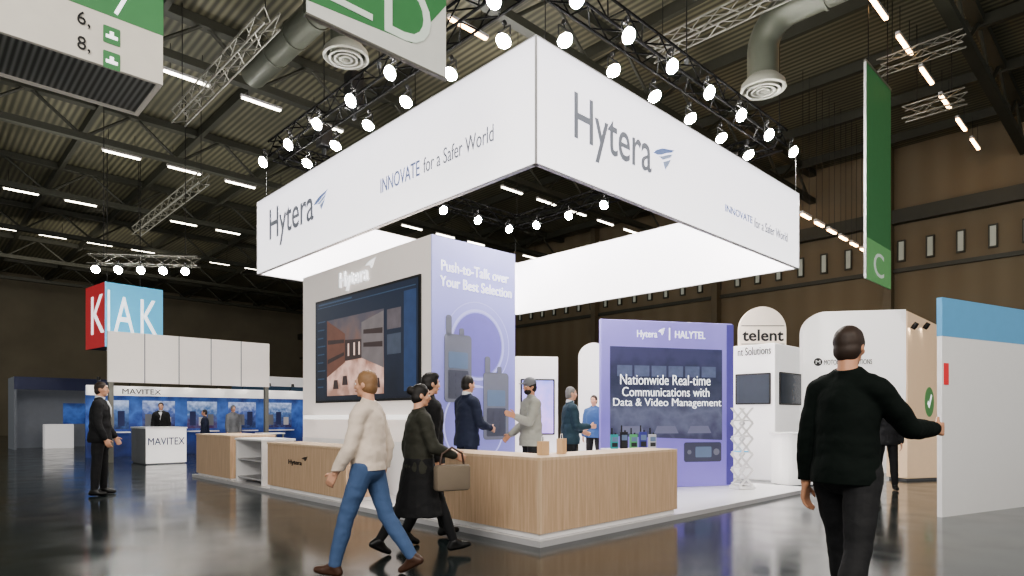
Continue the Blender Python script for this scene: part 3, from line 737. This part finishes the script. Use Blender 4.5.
for y in (.78, 1.0): sp([(.14, y-.12+(y-.78)*.6), (.32, y+.0), (.32, y+.06), (.14, y-.04+(y-.78)*.6)], br2, 'picture_window_band', ds, .039)
for y in (.86, 1.08): sp([(.52, y+.02), (.7, y-.02), (.7, y+.07), (.52, y+.09)], br2, 'picture_window_band', ds, .039)
for x in (.36, .42, .47): sp([(x, .76), (x+.015, .76), (x+.015, .98), (x, .98)], pale, 'picture_lit_gap', ds, .039)
for x, y in ((.2, .2), (.3, .26), (.55, .24), (.62, .18)): sp([(x, y), (x+.06, y), (x+.05, y+.16), (x+.01, y+.16)], br2, 'picture_street_object', ds, .039)
cyu = mat('screen_grey_blue', (58, 78, 104), .4, emit=.5)
def bar(x0, x1, y0, y1, m=cyu, nm='interface_bar'): sp([(x0, y0), (x1, y0), (x1, y1), (x0, y1)], m, nm, ds)
bar(.02, .98, 1.7, 1.715)
for i in range(9): bar(.02, .085+.012*(i % 3), .24+.15*i, .26+.15*i)
bar(.03, .4, 1.75, 1.78)
bar(.74, .86, 1.1, 1.42, mat('screen_thumbnail', (90, 84, 90), .4, emit=.6, var=.5, scale=7), 'video_thumbnail'); bar(.74, .86, .7, 1.02, mat('screen_thumbnail2', (64, 72, 88), .4, emit=.6, var=.5, scale=7), 'video_thumbnail')
bar(.885, .985, .1, 1.65, mat('screen_sidebar', (40, 58, 92), .4, emit=.7, var=.5, scale=5), 'interface_sidebar')
ftext('Hytera', TL.box(341, 369, 279, 20), TL.M, LETW, tw, 0, .02); wing(TL.box(366, 376, 264, 10), TL.M, LETW, tw)
MB().box(-.22, 0, .3, 3.7, 1.2, 1.27, .01).build('ledge', mat('ledge_added_glow', (240, 238, 236), .5, emit=1.0), tw)  # ledge glows by emission in place of light falling on it
# ---------------------------------------------------------------- kiosk behind bearded man
def kiosk(name, label, x, y, rz, w, h, scrbox, scrm, d=.25, z=PZ, arch=False, cat='kiosk'):
    t = thing(name, label, cat, (x, y, z), rz)
    if arch:
        r = w/2; pts = [(-r, 0), (r, 0)]+[(r*math.cos(math.pi*i/20), h-r+r*math.sin(math.pi*i/20)) for i in range(21)]
        MB().poly(pts, KR, d, -d).build('arch_face', WHITE, t)
    else: MB().box(-w/2, w/2, 0, d, 0, h, .015).build('kiosk_body', WHITE, t)
    if scrbox:
        u0, u1, v0, v1 = scrbox
        MB().poly(rrect(u0-.03, u1+.03, v0-.03, v1+.03, .02), KR, .03).build('screen_frame', BLACK, t); MB().poly(rrect(u0, u1, v0, v1, .01), KR, .004, .03).build('screen_display', scrm, t)
    return t
purp = gmat('purple_screen', [(0, (96, 78, 160)), (.5, (176, 150, 220)), (1, (110, 124, 196))], 0, 2.2, 2, .8, .4, .8, 4)
x, y = atY(537, 13.2); kiosk('display_kiosk', 'white kiosk with purple picture screen behind the bearded man', x, y, .15, .9, 2.5, (-.32, .34, .9, 2.0), purp)
x, y = atY(594, 15.0); kiosk('arch_board', 'white round-topped board showing past the left edge of purple panel', x, y, .1, .7, 3.0, None, None, .15, PZ, True, 'board')
# ---------------------------------------------------------------- purple panel
P0 = Vector((1.53, 10.9)); P1 = Vector((4.0, 11.5)); pd = P1-P0; pw = pd.length
pp = thing('display_wall', 'freestanding purple panel with white text and control room picture', 'display wall', (P0.x, P0.y, PZ), math.atan2(pd.y, pd.x))
PF = Face(P0, pd, 'R', PZ); PH = 2.93
pm = gmat('purple_print', [(0, (126, 114, 190)), (.4, (112, 102, 178)), (1, (142, 132, 206))], 0, PH, 2, .4, .4, .25, 1.5)  # emission added to lighten the print; the panel is no lamp
MB().box(0, pw, 0, .1, 0, PH, .012).build('wall_body', pm, pp)
MB().box(pw-.12, pw+.012, -.012, .112, .02, PH-.02).build('side_print', mat('dark_violet', (84, 76, 150), .4, emit=.15), pp)
rb = PF.pts([(610, 346), (722, 350), (722, 440), (610, 436)])
dk = gmat('control_room_print', [(0, (60, 62, 88)), (.25, (94, 98, 122)), (.45, (66, 70, 94)), (.7, (46, 50, 74)), (1, (66, 66, 100))], .9, 2.3, 2, .22, .35, .7, 3.5)
pc = MB().poly(rb, PF.M, .004).build('room_picture', dk, pp)
u0, u1 = rb[0][0], rb[1][0]; w = u1-u0
mpr = mat('monitor_print', (84, 92, 120), .4, emit=.3, var=.5, scale=9); dpr = mat('desk_print_m', (104, 106, 130), .4, emit=.2)
for i in range(6): MB().poly([(u0+w*(.06+.15*i), 1.95), (u0+w*(.19+.15*i), 1.95), (u0+w*(.19+.15*i), 2.14), (u0+w*(.06+.15*i), 2.14)], PF.M, .003, .004).build('monitor_print', mpr, pc)
for i in range(3): MB().poly([(u0+w*(.08+.3*i), .95), (u0+w*(.3+.3*i), .95), (u0+w*(.27+.3*i), 1.08), (u0+w*(.11+.3*i), 1.08)], PF.M, .003, .004).build('desk_print', dpr, pc)
ftext('Nationwide Real-time', PF.box(620, 710, 380, 10), PF.M, LETW, pp, .008, thin=TN); ftext('Communications with', PF.box(622, 709, 392, 9), PF.M, LETW, pp, .008, thin=TN); ftext('Data & Video Management', PF.box(613, 721, 403.5, 10), PF.M, LETW, pp, .008, thin=TN)
ftext('Hytera', PF.box(637, 657, 335, 9), PF.M, LETW, pp); wing(PF.box(658, 665, 332, 8), PF.M, LETW, pp)
ftext('HALYTEL', PF.box(675, 705, 335, 7), PF.M, LETW, pp)
MB().poly(PF.pts([(669, 340), (670, 340), (670, 328), (669, 328)]), PF.M, .004).build('divider_line', LETW, pp)
q = PF.pts([(684, 462), (721, 461), (721, 442), (684, 442)])
dvm = mat('device_print', (70, 72, 92), .5, emit=.06)
dv = MB().poly(rrect(q[0][0], q[1][0], q[0][1], q[2][1], .04), PF.M, .01).build('device_picture', dvm, pp)
MB().poly(rrect(q[0][0]+.22, q[1][0]-.2, q[0][1]+.08, q[2][1]-.08, .02), PF.M, .004, .01).build('device_screen_print', rad_s, dv)
for cx, r in ((.1, .04), (q[1][0]-q[0][0]-.1, .06)): MB().poly(cpts(q[0][0]+cx, (q[0][1]+q[2][1])/2, r, 18), PF.M, .004, .01).build('knob_print', rad_m, dv)
# product plinth + handhelds
pt = thing('display_plinth', 'white plinth behind the oak counter carrying small handheld devices', 'plinth', atY(632, 9.9)+(PZ,), rad(14))
MB().box(-.42, .42, -.2, .2, 0, .72, .01).build('plinth_body', WHITE, pt); MB().box(-.44, .44, -.22, .22, .72, .75, .008).build('top', WHITE, pt)
cols = [((50, 150, 150), 'teal'), ((24, 24, 28), 'black'), ((90, 170, 110), 'green'), ((60, 60, 140), 'violet'), ((180, 180, 186), 'silver')]
for i, (c, nm) in enumerate(cols):
    lx = -.32+.16*i; p = Matrix.Rotation(rad(14), 3, 'Z') @ Vector((lx, -.05, 0)); bx = atY(632, 9.9)
    t = thing('handheld_radio', '%s handheld radio standing on the white plinth' % nm, 'radio', (bx[0]+p.x, bx[1]+p.y, PZ+.75), rad(14))
    hh = .22+.04*(i % 2)
    MB().box(-.06, .06, -.025, .025, 0, hh, .008).build('case', mat(nm+'_case', c, .4), t); MB().tube((-.038, 0, hh-.01), (-.038, 0, hh+.1), .013, .011).build('antenna', BLACK, t)
    MB().tube((.02, 0, hh-.01), (.02, 0, hh+.025), .014).build('knob', BLACK, t); MB().box(-.045, .045, -.03, -.024, hh*.5, hh*.82).build('screen', rad_s, t); MB().box(-.045, .045, -.029, -.024, .03, hh*.42).build('keypad', DARK, t)
# ---------------------------------------------------------------- zig-zag brochure stand
bs = thing('brochure_stand', 'white folding zigzag brochure stand right of the purple panel', 'stand', atY(742, 11.0)+(PZ,), .25)
n = 5; hh = 1.35; st = hh/n
MB().box(-.16, .16, -.15, .15, 0, .05, .005).build('base', WHITE, bs)
for yy in (-.12, .12):
    g = MB()
    for i in range(n):
        z = .05+i*st
        for sg_ in (1, -1):
            g.poly([(-.15*sg_, z), (-.15*sg_+.05*sg_, z), (.15*sg_, z+st), (.15*sg_-.05*sg_, z+st)], Matrix.Translation((0, yy, 0)) @ KR, .012, -.006)
    g.build('scissor_frame', WHITE, bs)
for i in range(n):
    z = .05+i*st+st*.15
    MB().box(-.13, .13, -.13, .13, z-.006, z+.006).build('tray', WHITE, bs)
    MB().box(-.10, .09, -.11, .1, z+.006, z+.02).build('leaflets', [GREYLT, WHITE, CYAN, WHITE, GREYLT][i], bs)
# ---------------------------------------------------------------- partner pod with arch
K0 = Vector(atY(775, 12.8)); pod = thing('partner_pod', 'white square pod with two screens and round-topped name board', 'kiosk', (K0.x, K0.y, 0), ANG)
WHITEE = mat('white_panel_added_glow', (236, 233, 232), .5, emit=.35, var=.02)  # white copy with added emission to look brightly lit, not a light source
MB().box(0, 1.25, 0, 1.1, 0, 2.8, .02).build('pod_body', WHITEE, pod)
KFR = Face(K0, uR, 'R'); KFL = Face(K0, uL, 'L')
for ff, bx in ((KFL, (736, 771, 389, 31)), (KFR, (779, 800, 389, 32))):
    u0, u1, v0, v1 = ff.box(*bx)
    e = MB().poly(rrect(u0, u1, v0, v1, .02), ff.M, .03).build('screen', BLACK, pod); MB().poly(rrect(u0+.03, u1-.03, v0+.03, v1-.03, .01), ff.M, .004, .03).build('screen_glass', mat('dark_screen', (58, 66, 78), .15, emit=.12), e)
ftext('nt Solutions', KFL.box(738, 771, 351, 8), KFL.M, LETK, pod)
Ma = Matrix.Translation((.55, .5, 2.8)) @ Matrix.Rotation(-ANG, 4, 'Z') @ KR
MB().poly([(-.5, 0), (.5, 0)]+[(.5*math.cos(math.pi*i/24), .36+.5*math.sin(math.pi*i/24)) for i in range(25)], Ma, .1, -.1).build('name_board', mat('cream_board', (226, 214, 200), .5, emit=.15), pod)
ftext('telent', (-.44, .44, .12, .37), Ma, LETK, pod, .002, thin=.02)
for v in (.44, .05): MB().poly([(-.46, v), (.46, v), (.46, v+.015), (-.46, v+.015)], Ma, .004).build('name_rule', LETK, pod)
de = thing('display_desk', 'white rounded desk in front of the white pod', 'desk', atY(796, 12.0)+(0,), .2)
MB().poly(rrect(-.42, .42, -.3, .3, .2), None, .92, .05).build('desk_body', WHITEE, de); MB().poly(rrect(-.45, .45, -.33, .33, .22), None, .04, .97).build('desk_top', WHITE, de); MB().poly(rrect(-.38, .38, -.26, .26, .18), None, .05, 0).build('plinth', GREY, de)
MB().poly(cpts(0, .55, .12, 30), KR, .004, .301).build('round_emblem', GREYLT, de)
# ---------------------------------------------------------------- white rounded wall and beige stand at right
W0 = Vector(atY(803, 15.0)); W1 = Vector(atY(906, 14.6)); wd = W1-W0; ww = wd.length
wr_ = thing('stand_wall', 'large white wall with rounded upper corner and black logo lettering', 'wall panel', (W0.x, W0.y, 0), math.atan2(wd.y, wd.x))
WF = Face(W0, wd, 'R'); WHt = 3.78
pts = [(ww, WHt)]+[(.5-.5*math.sin(math.pi/2*i/10), WHt-.5+.5*math.cos(math.pi/2*i/10)) for i in range(11)]
pts += [(0, 1.0), (.35, .95), (.8, .6), (1.1, .0), (ww, 0)]
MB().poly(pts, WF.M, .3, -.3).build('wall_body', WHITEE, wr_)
ftext('MOTOROLA SOLUTIONS', WF.box(824, 872, 362, 5), WF.M, LETK, wr_)
e0, e1 = WF.uz(818, 362)
em = MB().poly(cpts(e0, e1, .095, 30), WF.M, .004).build('round_emblem', LETK, wr_); ftext('M', (e0-.05, e0+.05, e1-.045, e1+.045), WF.M, WHITE, em, .005, .002)
b0_ = W1; bd = Vector(atY(938, 17.0))-W1
bw_ = thing('stand_wall', 'beige lit side wall with spotlights right of the white rounded wall', 'wall panel', (b0_.x+.03, b0_.y, 0), math.atan2(bd.y, bd.x))
beige = mat('beige_wall', (214, 190, 164), .6, emit=.4, ergb=(224, 190, 154))  # warm light on wall and desk is put in as emission
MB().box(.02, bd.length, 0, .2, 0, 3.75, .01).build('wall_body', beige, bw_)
BF = Face(b0_, bd, 'R')
for px in (908, 920):
    u, v = BF.uz(px, 327); M = Matrix.Translation((u, -.1, v)) @ Matrix.Rotation(rad(35), 4, 'X')
    h = MB().lathe([(0, .1), (.05, .1), (.06, 0), (.05, -.06)], 14, M).build('spotlight', BLACK, bw_, True); MB().lathe([(0, -.05), (.048, -.055)], 14, M).build('spot_lens', mat('spot_lens', (255, 240, 215), .3, emit=30), h)
u, v = BF.uz(928, 402); MB().poly([(u+.5*math.cos(2*math.pi*i/30), v+.38*math.sin(2*math.pi*i/30)) for i in range(30)], KR, .01).build('green_disc', GREENL, bw_)
MB().poly([(u-.24, v-.05), (u-.05, v-.16), (u+.26, v+.16), (u+.16, v+.2), (u-.05, v-.03), (u-.16, v+.03)], KR, .004, .01).build('check_print', LETW, bw_)
dk_ = thing('display_desk', 'beige counter desk behind the foreground man at far right', 'desk', atY(915, 13.2)+(0,), .3)
MB().box(-.5, .5, -.25, .25, .05, .95, .02).build('desk_body', beige, dk_); MB().box(-.54, .54, -.29, .29, .95, 1.0, .01).build('desk_top', WHITE, dk_); MB().box(-.46, .46, -.21, .21, 0, .05).build('plinth', GREY, dk_)
NR = Vector(atY(942, 8.2)); nw = thing('stand_wall', 'white partition with blue header at right edge of the view', 'wall panel', (NR.x, NR.y, 0), rad(28))
MB().box(0, 3.2, 0, .06, 0, 2.35).build('wall_body', WHITE, nw); MB().box(-.003, 3.2, -.004, .064, 2.35, 2.85).build('header', mat('blue_header', (88, 150, 190), .5, emit=.2), nw)
MB().box(.04, .14, -.01, 0, 1.72, 2.0).build('red_poster', RED, nw)
# ---------------------------------------------------------------- hanging signs
bn = at_z(866, 278, 4.3); gb = thing('hanging_banner', 'tall narrow green banner hanging at right with white letter', 'banner', (bn.x, bn.y, 4.3), ANG)
bw = 1.76
MB().box(0, bw, 0, .03, 0, 4.67).build('banner_cloth', GREEN, gb); MB().box(-.02, 0, -.01, .04, 0, 4.67).build('edge_bar', GREYLT, gb); MB().box(-.02, bw+.02, -.01, .04, 4.67, 4.72).build('top_bar', ALU, gb)
MB().poly([(.0, 0), (bw, 0), (bw, .9), (0, .9)], KR, .003).build('pale_print', GREENL, gb)
ftext('C', (.5, 1.2, .14, .68), KR, PL, gb, .006)
for x_ in (.2, bw-.2): MB().tube((x_, .015, 4.72), (x_, .015, RZ-4.3-.3), .01, seg=6).build('cable', BLACK, gb)
e1 = Vector(atY(446, 7.0)); ez = H0+(HZ-78)*7.0/F; L1 = 1.62
e0 = e1-uR*L1
eb = thing('hanging_banner', 'green and white lettered banner hanging at top left of the ring sign', 'banner', (e0.x, e0.y, ez), ANG)
MB().box(0, L1, 0, .03, 0, 2.2).build('banner_cloth', mat('banner_grey', (206, 206, 200), .5, emit=.15), eb)
MB().poly([(.0, .12), (L1*.72, .2), (L1, .8), (L1, 2.2), (0, 2.2)], KR, .004).build('green_print', GREEN, eb)
EF = Face(e0, uR, 'R', ez)
ftext('D', EF.box(384, 430, 12, 60), KR, PL, eb, .008)
ftext('E', EF.box(330, 372, -14, 50), KR, PL, eb, .008)
MB().box(-.02, L1+.02, -.01, .04, -.02, 0).build('bottom_bar', ALU, eb)
for x_ in (.2, L1-.2): MB().tube((x_, .015, 2.2), (x_, .015, RZ-ez-.3), .01, seg=6).build('cable', BLACK, eb)
z0 = 4.5; cr_ = at_z(163, 85, z0); aw = 2.1
ao = cr_-uR*aw
ai = thing('aisle_sign', 'white and green box sign with aisle numbers hanging at top left', 'sign', (ao.x, ao.y, z0), ANG)
cw = mat('sign_cream', (206, 200, 190), .5, emit=.15)
MB().box(0, aw, 0, .04, 0, 1.5).build('front_face', cw, ai); MB().box(0, .04, .04, .85, 0, 1.5).build('side_face', cw, ai); MB().box(aw-.04, aw, .04, .85, 0, 1.5).build('side_face', cw, ai); MB().box(0, aw, .85, .89, 0, 1.5).build('back_face', cw, ai)
MB().box(.04, aw-.04, .04, .85, .02, .05).build('bottom_louvre', wavemat('louvre_metal', (80, 82, 80), (180, 182, 178), 6, 'X', .5, .5), ai)
AF = Face(ao, uR, 'R', z0)
gv = AF.uz(163, 36)[1]
MB().poly([(0, gv), (aw, gv), (aw, 1.5), (0, 1.5)], KR, .004).build('green_header', GREEN, ai)
MB().box(aw-.001, aw+.004, 0, .89, gv, 1.5).build('green_side', GREEN, ai)
ftext('7', AF.box(112, 130, 4, 26), KR, LETW, ai, .006)
ftext('6,', AF.box(77, 90, 20, 15), KR, LETK, ai, .006); ftext('8,', AF.box(77, 90, 45, 15), KR, LETK, ai, .006)
for pc_ in (36, 61):
    u0, u1, v0, v1 = AF.box(103, 120, pc_, 17)
    e = MB().poly(rrect(u0, u1, v0, v1, .01), KR, .004, .004).build('green_square', GREEN, ai); w = u1-u0; h = v1-v0
    MB().poly([(u0+w*.15, v0+h*.3), (u0+w*.85, v0+h*.3), (u0+w*.85, v0+h*.5), (u0+w*.62, v0+h*.5), (u0+w*.62, v0+h*.72), (u0+w*.38, v0+h*.72), (u0+w*.38, v0+h*.5), (u0+w*.15, v0+h*.5)], KR, .003, .009).build('pictogram', LETW, e)
for x_, y_ in ((.2, .45), (aw-.2, .45)): MB().tube((x_, y_, .05), (x_, y_, RZ-z0-.3), .012, seg=6).build('cable', BLACK, ai)
# red / blue cube sign
kc = Vector(atY(105, 22)); kz = 3.75
kb = thing('hanging_cube', 'red and blue cube sign with white letters above the far left booth', 'sign', (kc.x, kc.y, kz), rad(51))
kw = 1.9; kh = 2.25
MB().box(.02, kw, .02, kw, .02, kh-.02).build('cube_body', GREY, kb); MB().box(0, kw, 0, .02, 0, kh).build('blue_face', CYAN, kb); MB().box(0, .02, .02, kw, 0, kh).build('red_face', RED, kb)
ftext('A', (.28, .92, .55, 1.8), KR, LETW, kb, .006); ftext('K', (1.14, 1.7, .55, 1.8), KR, LETW, kb, .006)
ftext('K', (-1.3, -.05, .5, 1.85), KL, LETW, kb, .006)
MB().poly([(.08, .3), (.15, .3), (.15, 1.98), (.08, 1.98)], KR, .004).build('letter_rule', LETW, kb)
for x_ in (.4, kw-.4): MB().tube((x_, 1, kh-.02), (x_, 1, RZ-kz-.05), .015, seg=6).build('cable', BLACK, kb)
tz = 6.15; tp = Vector(atY(90, 19.5)); t2 = thing('lighting_truss', 'small truss with bright lamps above the red and blue cube sign', 'truss', (tp.x, tp.y, tz), rad(6))
truss_parts((0, 0, 0), (3.2, 0, 0), .28, ALU, t2)
for x_ in (.4, 2.8): MB().tube((x_, 0, .1), (x_, 0, RZ-tz-.05), .012, seg=6).build('hoist_cable', BLACK, t2)
for i in range(5):
    q = Matrix.Rotation(rad(6), 3, 'Z') @ Vector((.3+.65*i, -.25, 0))
    dup(LP[122], (tp.x+q.x, tp.y+q.y, tz-.1), rad(6), '%s floodlight from the left above the red and blue cube sign' % ords[i].capitalize(), 'floodlights above the cube sign')
# ---------------------------------------------------------------- far left booth
f0 = Vector(atY(108, 18)); fb = thing('exhibition_booth', 'far left booth with white fascia boxes and blue photo walls', 'booth', (f0.x, f0.y, 0), ANG)
fw = 4.65; fd = 3.0
FASC = mat('fascia_white', (216, 209, 202), .5, emit=.38, var=.03)  # emission added to lighten the fascia, which is no lamp
MB().box(0, fw, 0, .12, 2.3, 3.75).build('fascia', FASC, fb)
for i in range(1, 5): MB().box(fw/5*i-.012, fw/5*i+.012, -.008, 0, 2.3, 3.75).build('fascia_joint', GREY, fb)
MB().box(.02, .14, .0, .14, 0, 2.3).build('post', ALU, fb); MB().box(fw-.14, fw-.02, 0, .14, 0, 2.3).build('post', ALU, fb)
bl = gmat('navy_photo_wall', [(0, (20, 30, 68)), (.4, (34, 54, 112)), (.65, (62, 96, 160)), (1, (28, 40, 88))], 0, 2.3, 2, .6, .5, .8, 2.6)
MB().box(.0, fw+3.4, fd, fd+.1, 0, 2.3).build('back_wall', bl, fb)
MB().box(.0, fw+3.4, fd-.06, fd, 2.0, 2.32).build('white_header', WHITEE, fb)
Mf = Matrix.Translation((0, fd-.06, 0)) @ KR; Mg = Matrix.Translation((0, fd, 0)) @ KR
ftext('MAVITEX', (1.0, 2.15, 2.06, 2.23), Mf, LETK, fb)
for i in range(5):
    p_ = MB().poly([(.2+1.4*i, .9), (1.2+1.4*i, .9), (1.2+1.4*i, 1.85), (.2+1.4*i, 1.85)], Mg, .01).build('photo_print', gmat('photo_print_%d' % i, [(0, (20+20*(i % 3), 34, 70)), (.5, (70, 98-10*(i % 2), 144)), (1, (170, 184, 212))], .9, 2.0, 2, .6, .5, 1.0, 5+i), fb)
    for j in range(3):
        MB().poly([(.28+1.4*i+.3*j, 1.0), (.48+1.4*i+.3*j, 1.0), (.48+1.4*i+.3*j, 1.3+.1*((i+j) % 3)), (.28+1.4*i+.3*j, 1.3+.1*((i+j) % 3))], Mg, .004, .01).build('product_print', [GREYLT, GREY, NAVY][(i+j) % 3], p_)
    MB().box(.2+1.4*i, 1.2+1.4*i, fd-.25, fd, .78, .82).build('shelf', WHITE, fb)
for i in range(9):
    h = MB().lathe([(0, .08), (.05, .08), (.06, -.03)], 12, Matrix.Translation((.3+.92*i, fd-.25, 2.5))).tube((.3+.92*i, fd-.25, 2.56), (.3+.92*i, fd+.05, 2.3), .012).build('spotlight', BLACK, fb); MB().lathe([(0, -.02), (.055, -.025)], 12, Matrix.Translation((.3+.92*i, fd-.25, 2.5))).build('spot_lens', mat('spot_lens_b', (255, 250, 240), .3, emit=60), h)
m0 = Vector(atY(146, 17.2)); mc = thing('reception_counter', 'small white counter with dark lettering at the far left booth', 'counter', (m0.x, m0.y, 0), ANG)
MB().box(0, 1.02, 0, .03, .03, .98).build('front_panel', WHITEE, mc); MB().box(0, .03, .03, 1.5, .03, .98).build('side_panel', GREY, mc); MB().box(.99, 1.02, .03, 1.5, .03, .98).build('side_panel', GREYLT, mc); MB().box(.03, .99, 1.47, 1.5, .03, .98).build('back_panel', GREYLT, mc)
MB().box(-.02, 1.04, -.02, 1.52, .98, 1.02).build('counter_top', WHITE, mc); MB().box(.03, .99, .03, 1.47, 0, .03).build('plinth', GREY, mc)
ftext('MAVITEX', (.05, .97, .53, .73), KR, NAVY, mc)
for i, (px, Y, lab) in enumerate(((236, 18.6, 'white display table second from right in far left booth'), (270, 19.4, 'white display table at the right end of far left booth'))):
    t = thing('display_table', lab, 'table', atY(px, Y)+(0,), ANG)
    MB().box(-.35, .35, -.3, .3, .78, .82, .01).build('tabletop', WHITE, t)
    for sx in (-.3, .3):
        for sy in (-.25, .25): MB().box(sx-.02, sx+.02, sy-.02, sy+.02, 0, .78).build('leg', ALU, t)
# more distant lit stands behind
def far_stand(px, Y, w_, h_, wallm_, headm, label):
    x, y = atY(px, Y); t = thing('exhibition_booth', label, 'booth', (x, y, 0), ANG)
    MB().box(0, w_, 1.8, 1.9, 0, h_).build('back_wall', wallm_, t); MB().box(0, .08, 0, 1.8, 0, h_).build('side_wall', wallm_, t)
    MB().box(0, w_, -.06, .0, h_-.5, h_).build('header', headm, t); MB().box(w_-.1, w_, 0, .1, 0, h_-.5).build('post', ALU, t)
    MB().box(w_*.3, w_*.3+1.0, .3, .8, 0, 1.0, .02).build('counter', WHITEE, t)
    for i in range(3):
        x_ = w_*(.2+.3*i); hh_ = MB().box(x_-.05, x_+.05, .05, .16, h_-.12, h_-.02).build('spotlight', BLACK, t); MB().box(x_-.04, x_+.04, .06, .15, h_-.135, h_-.12).build('spot_lens', STRIPW, hh_)
    MB().box(w_*.55, w_*.85, 1.77, 1.8, 1.0, 1.9).build('wall_screen', bl, t)
far_stand(14, 25, 3.4, 2.9, mat('far_grey_wall', (120, 124, 132), .6, emit=.12), NAVY, 'far grey stand with navy header at left edge behind the suited man')
far_stand(246, 32, 5.0, 3.4, mat('far_teal_wall', (70, 96, 120), .6, emit=.2), WHITEE, 'distant teal stand with white header seen left of the display tower')
# ---------------------------------------------------------------- light, world, camera
def area(loc, size, power, col, target):  # added area lights with no fixture behind them
    l = bpy.data.lights.new('added_fill_light', 'AREA'); l.shape = 'RECTANGLE'; l.size = size[0]; l.size_y = size[1]; l.energy = power; l.color = col
    o = bpy.data.objects.new('added_fill_light', l); C.objects.link(o); o.location = loc
    o.rotation_euler = (Vector(target)-Vector(loc)).to_track_quat('-Z', 'Y').to_euler(); return o
area((-3, -4, 7), (6, 3), 800, (1, .96, .9), (0, 9, 2))  # unseen fill added behind the camera for the foreground
area((5, -3, 7), (5, 3), 520, (1, .92, .82), (5, 12, 3))  # second unseen fill added behind the camera, right side
area((-13, 24, 7.5), (10, 10), 300, (1, .97, .85), (-12, 24.5, 12))  # unseen uplight added to lift the dark roof at left
area((-22, 32, 8.0), (8, 4), 500, (1, .93, .8), (-26, 46, 5))  # unseen light added to brighten the dark back wall
w = bpy.data.worlds.new('hall_ambient'); bpy.context.scene.world = w; w.use_nodes = True
w.node_tree.nodes['Background'].inputs[0].default_value = (.92, .93, .9, 1); w.node_tree.nodes['Background'].inputs[1].default_value = .6
try: bpy.context.scene.view_settings.look = 'AgX - Medium High Contrast'
except Exception: pass
cam = bpy.data.cameras.new('camera'); co = bpy.data.objects.new('camera', cam); C.objects.link(co)
co.location = (0, 0, H0); co.rotation_euler = (math.pi/2, 0, 0); cam.lens = 36*F/1024; cam.sensor_width = 36; cam.shift_y = (HZ-288)/1024; cam.clip_end = 200
bpy.context.scene.camera = co
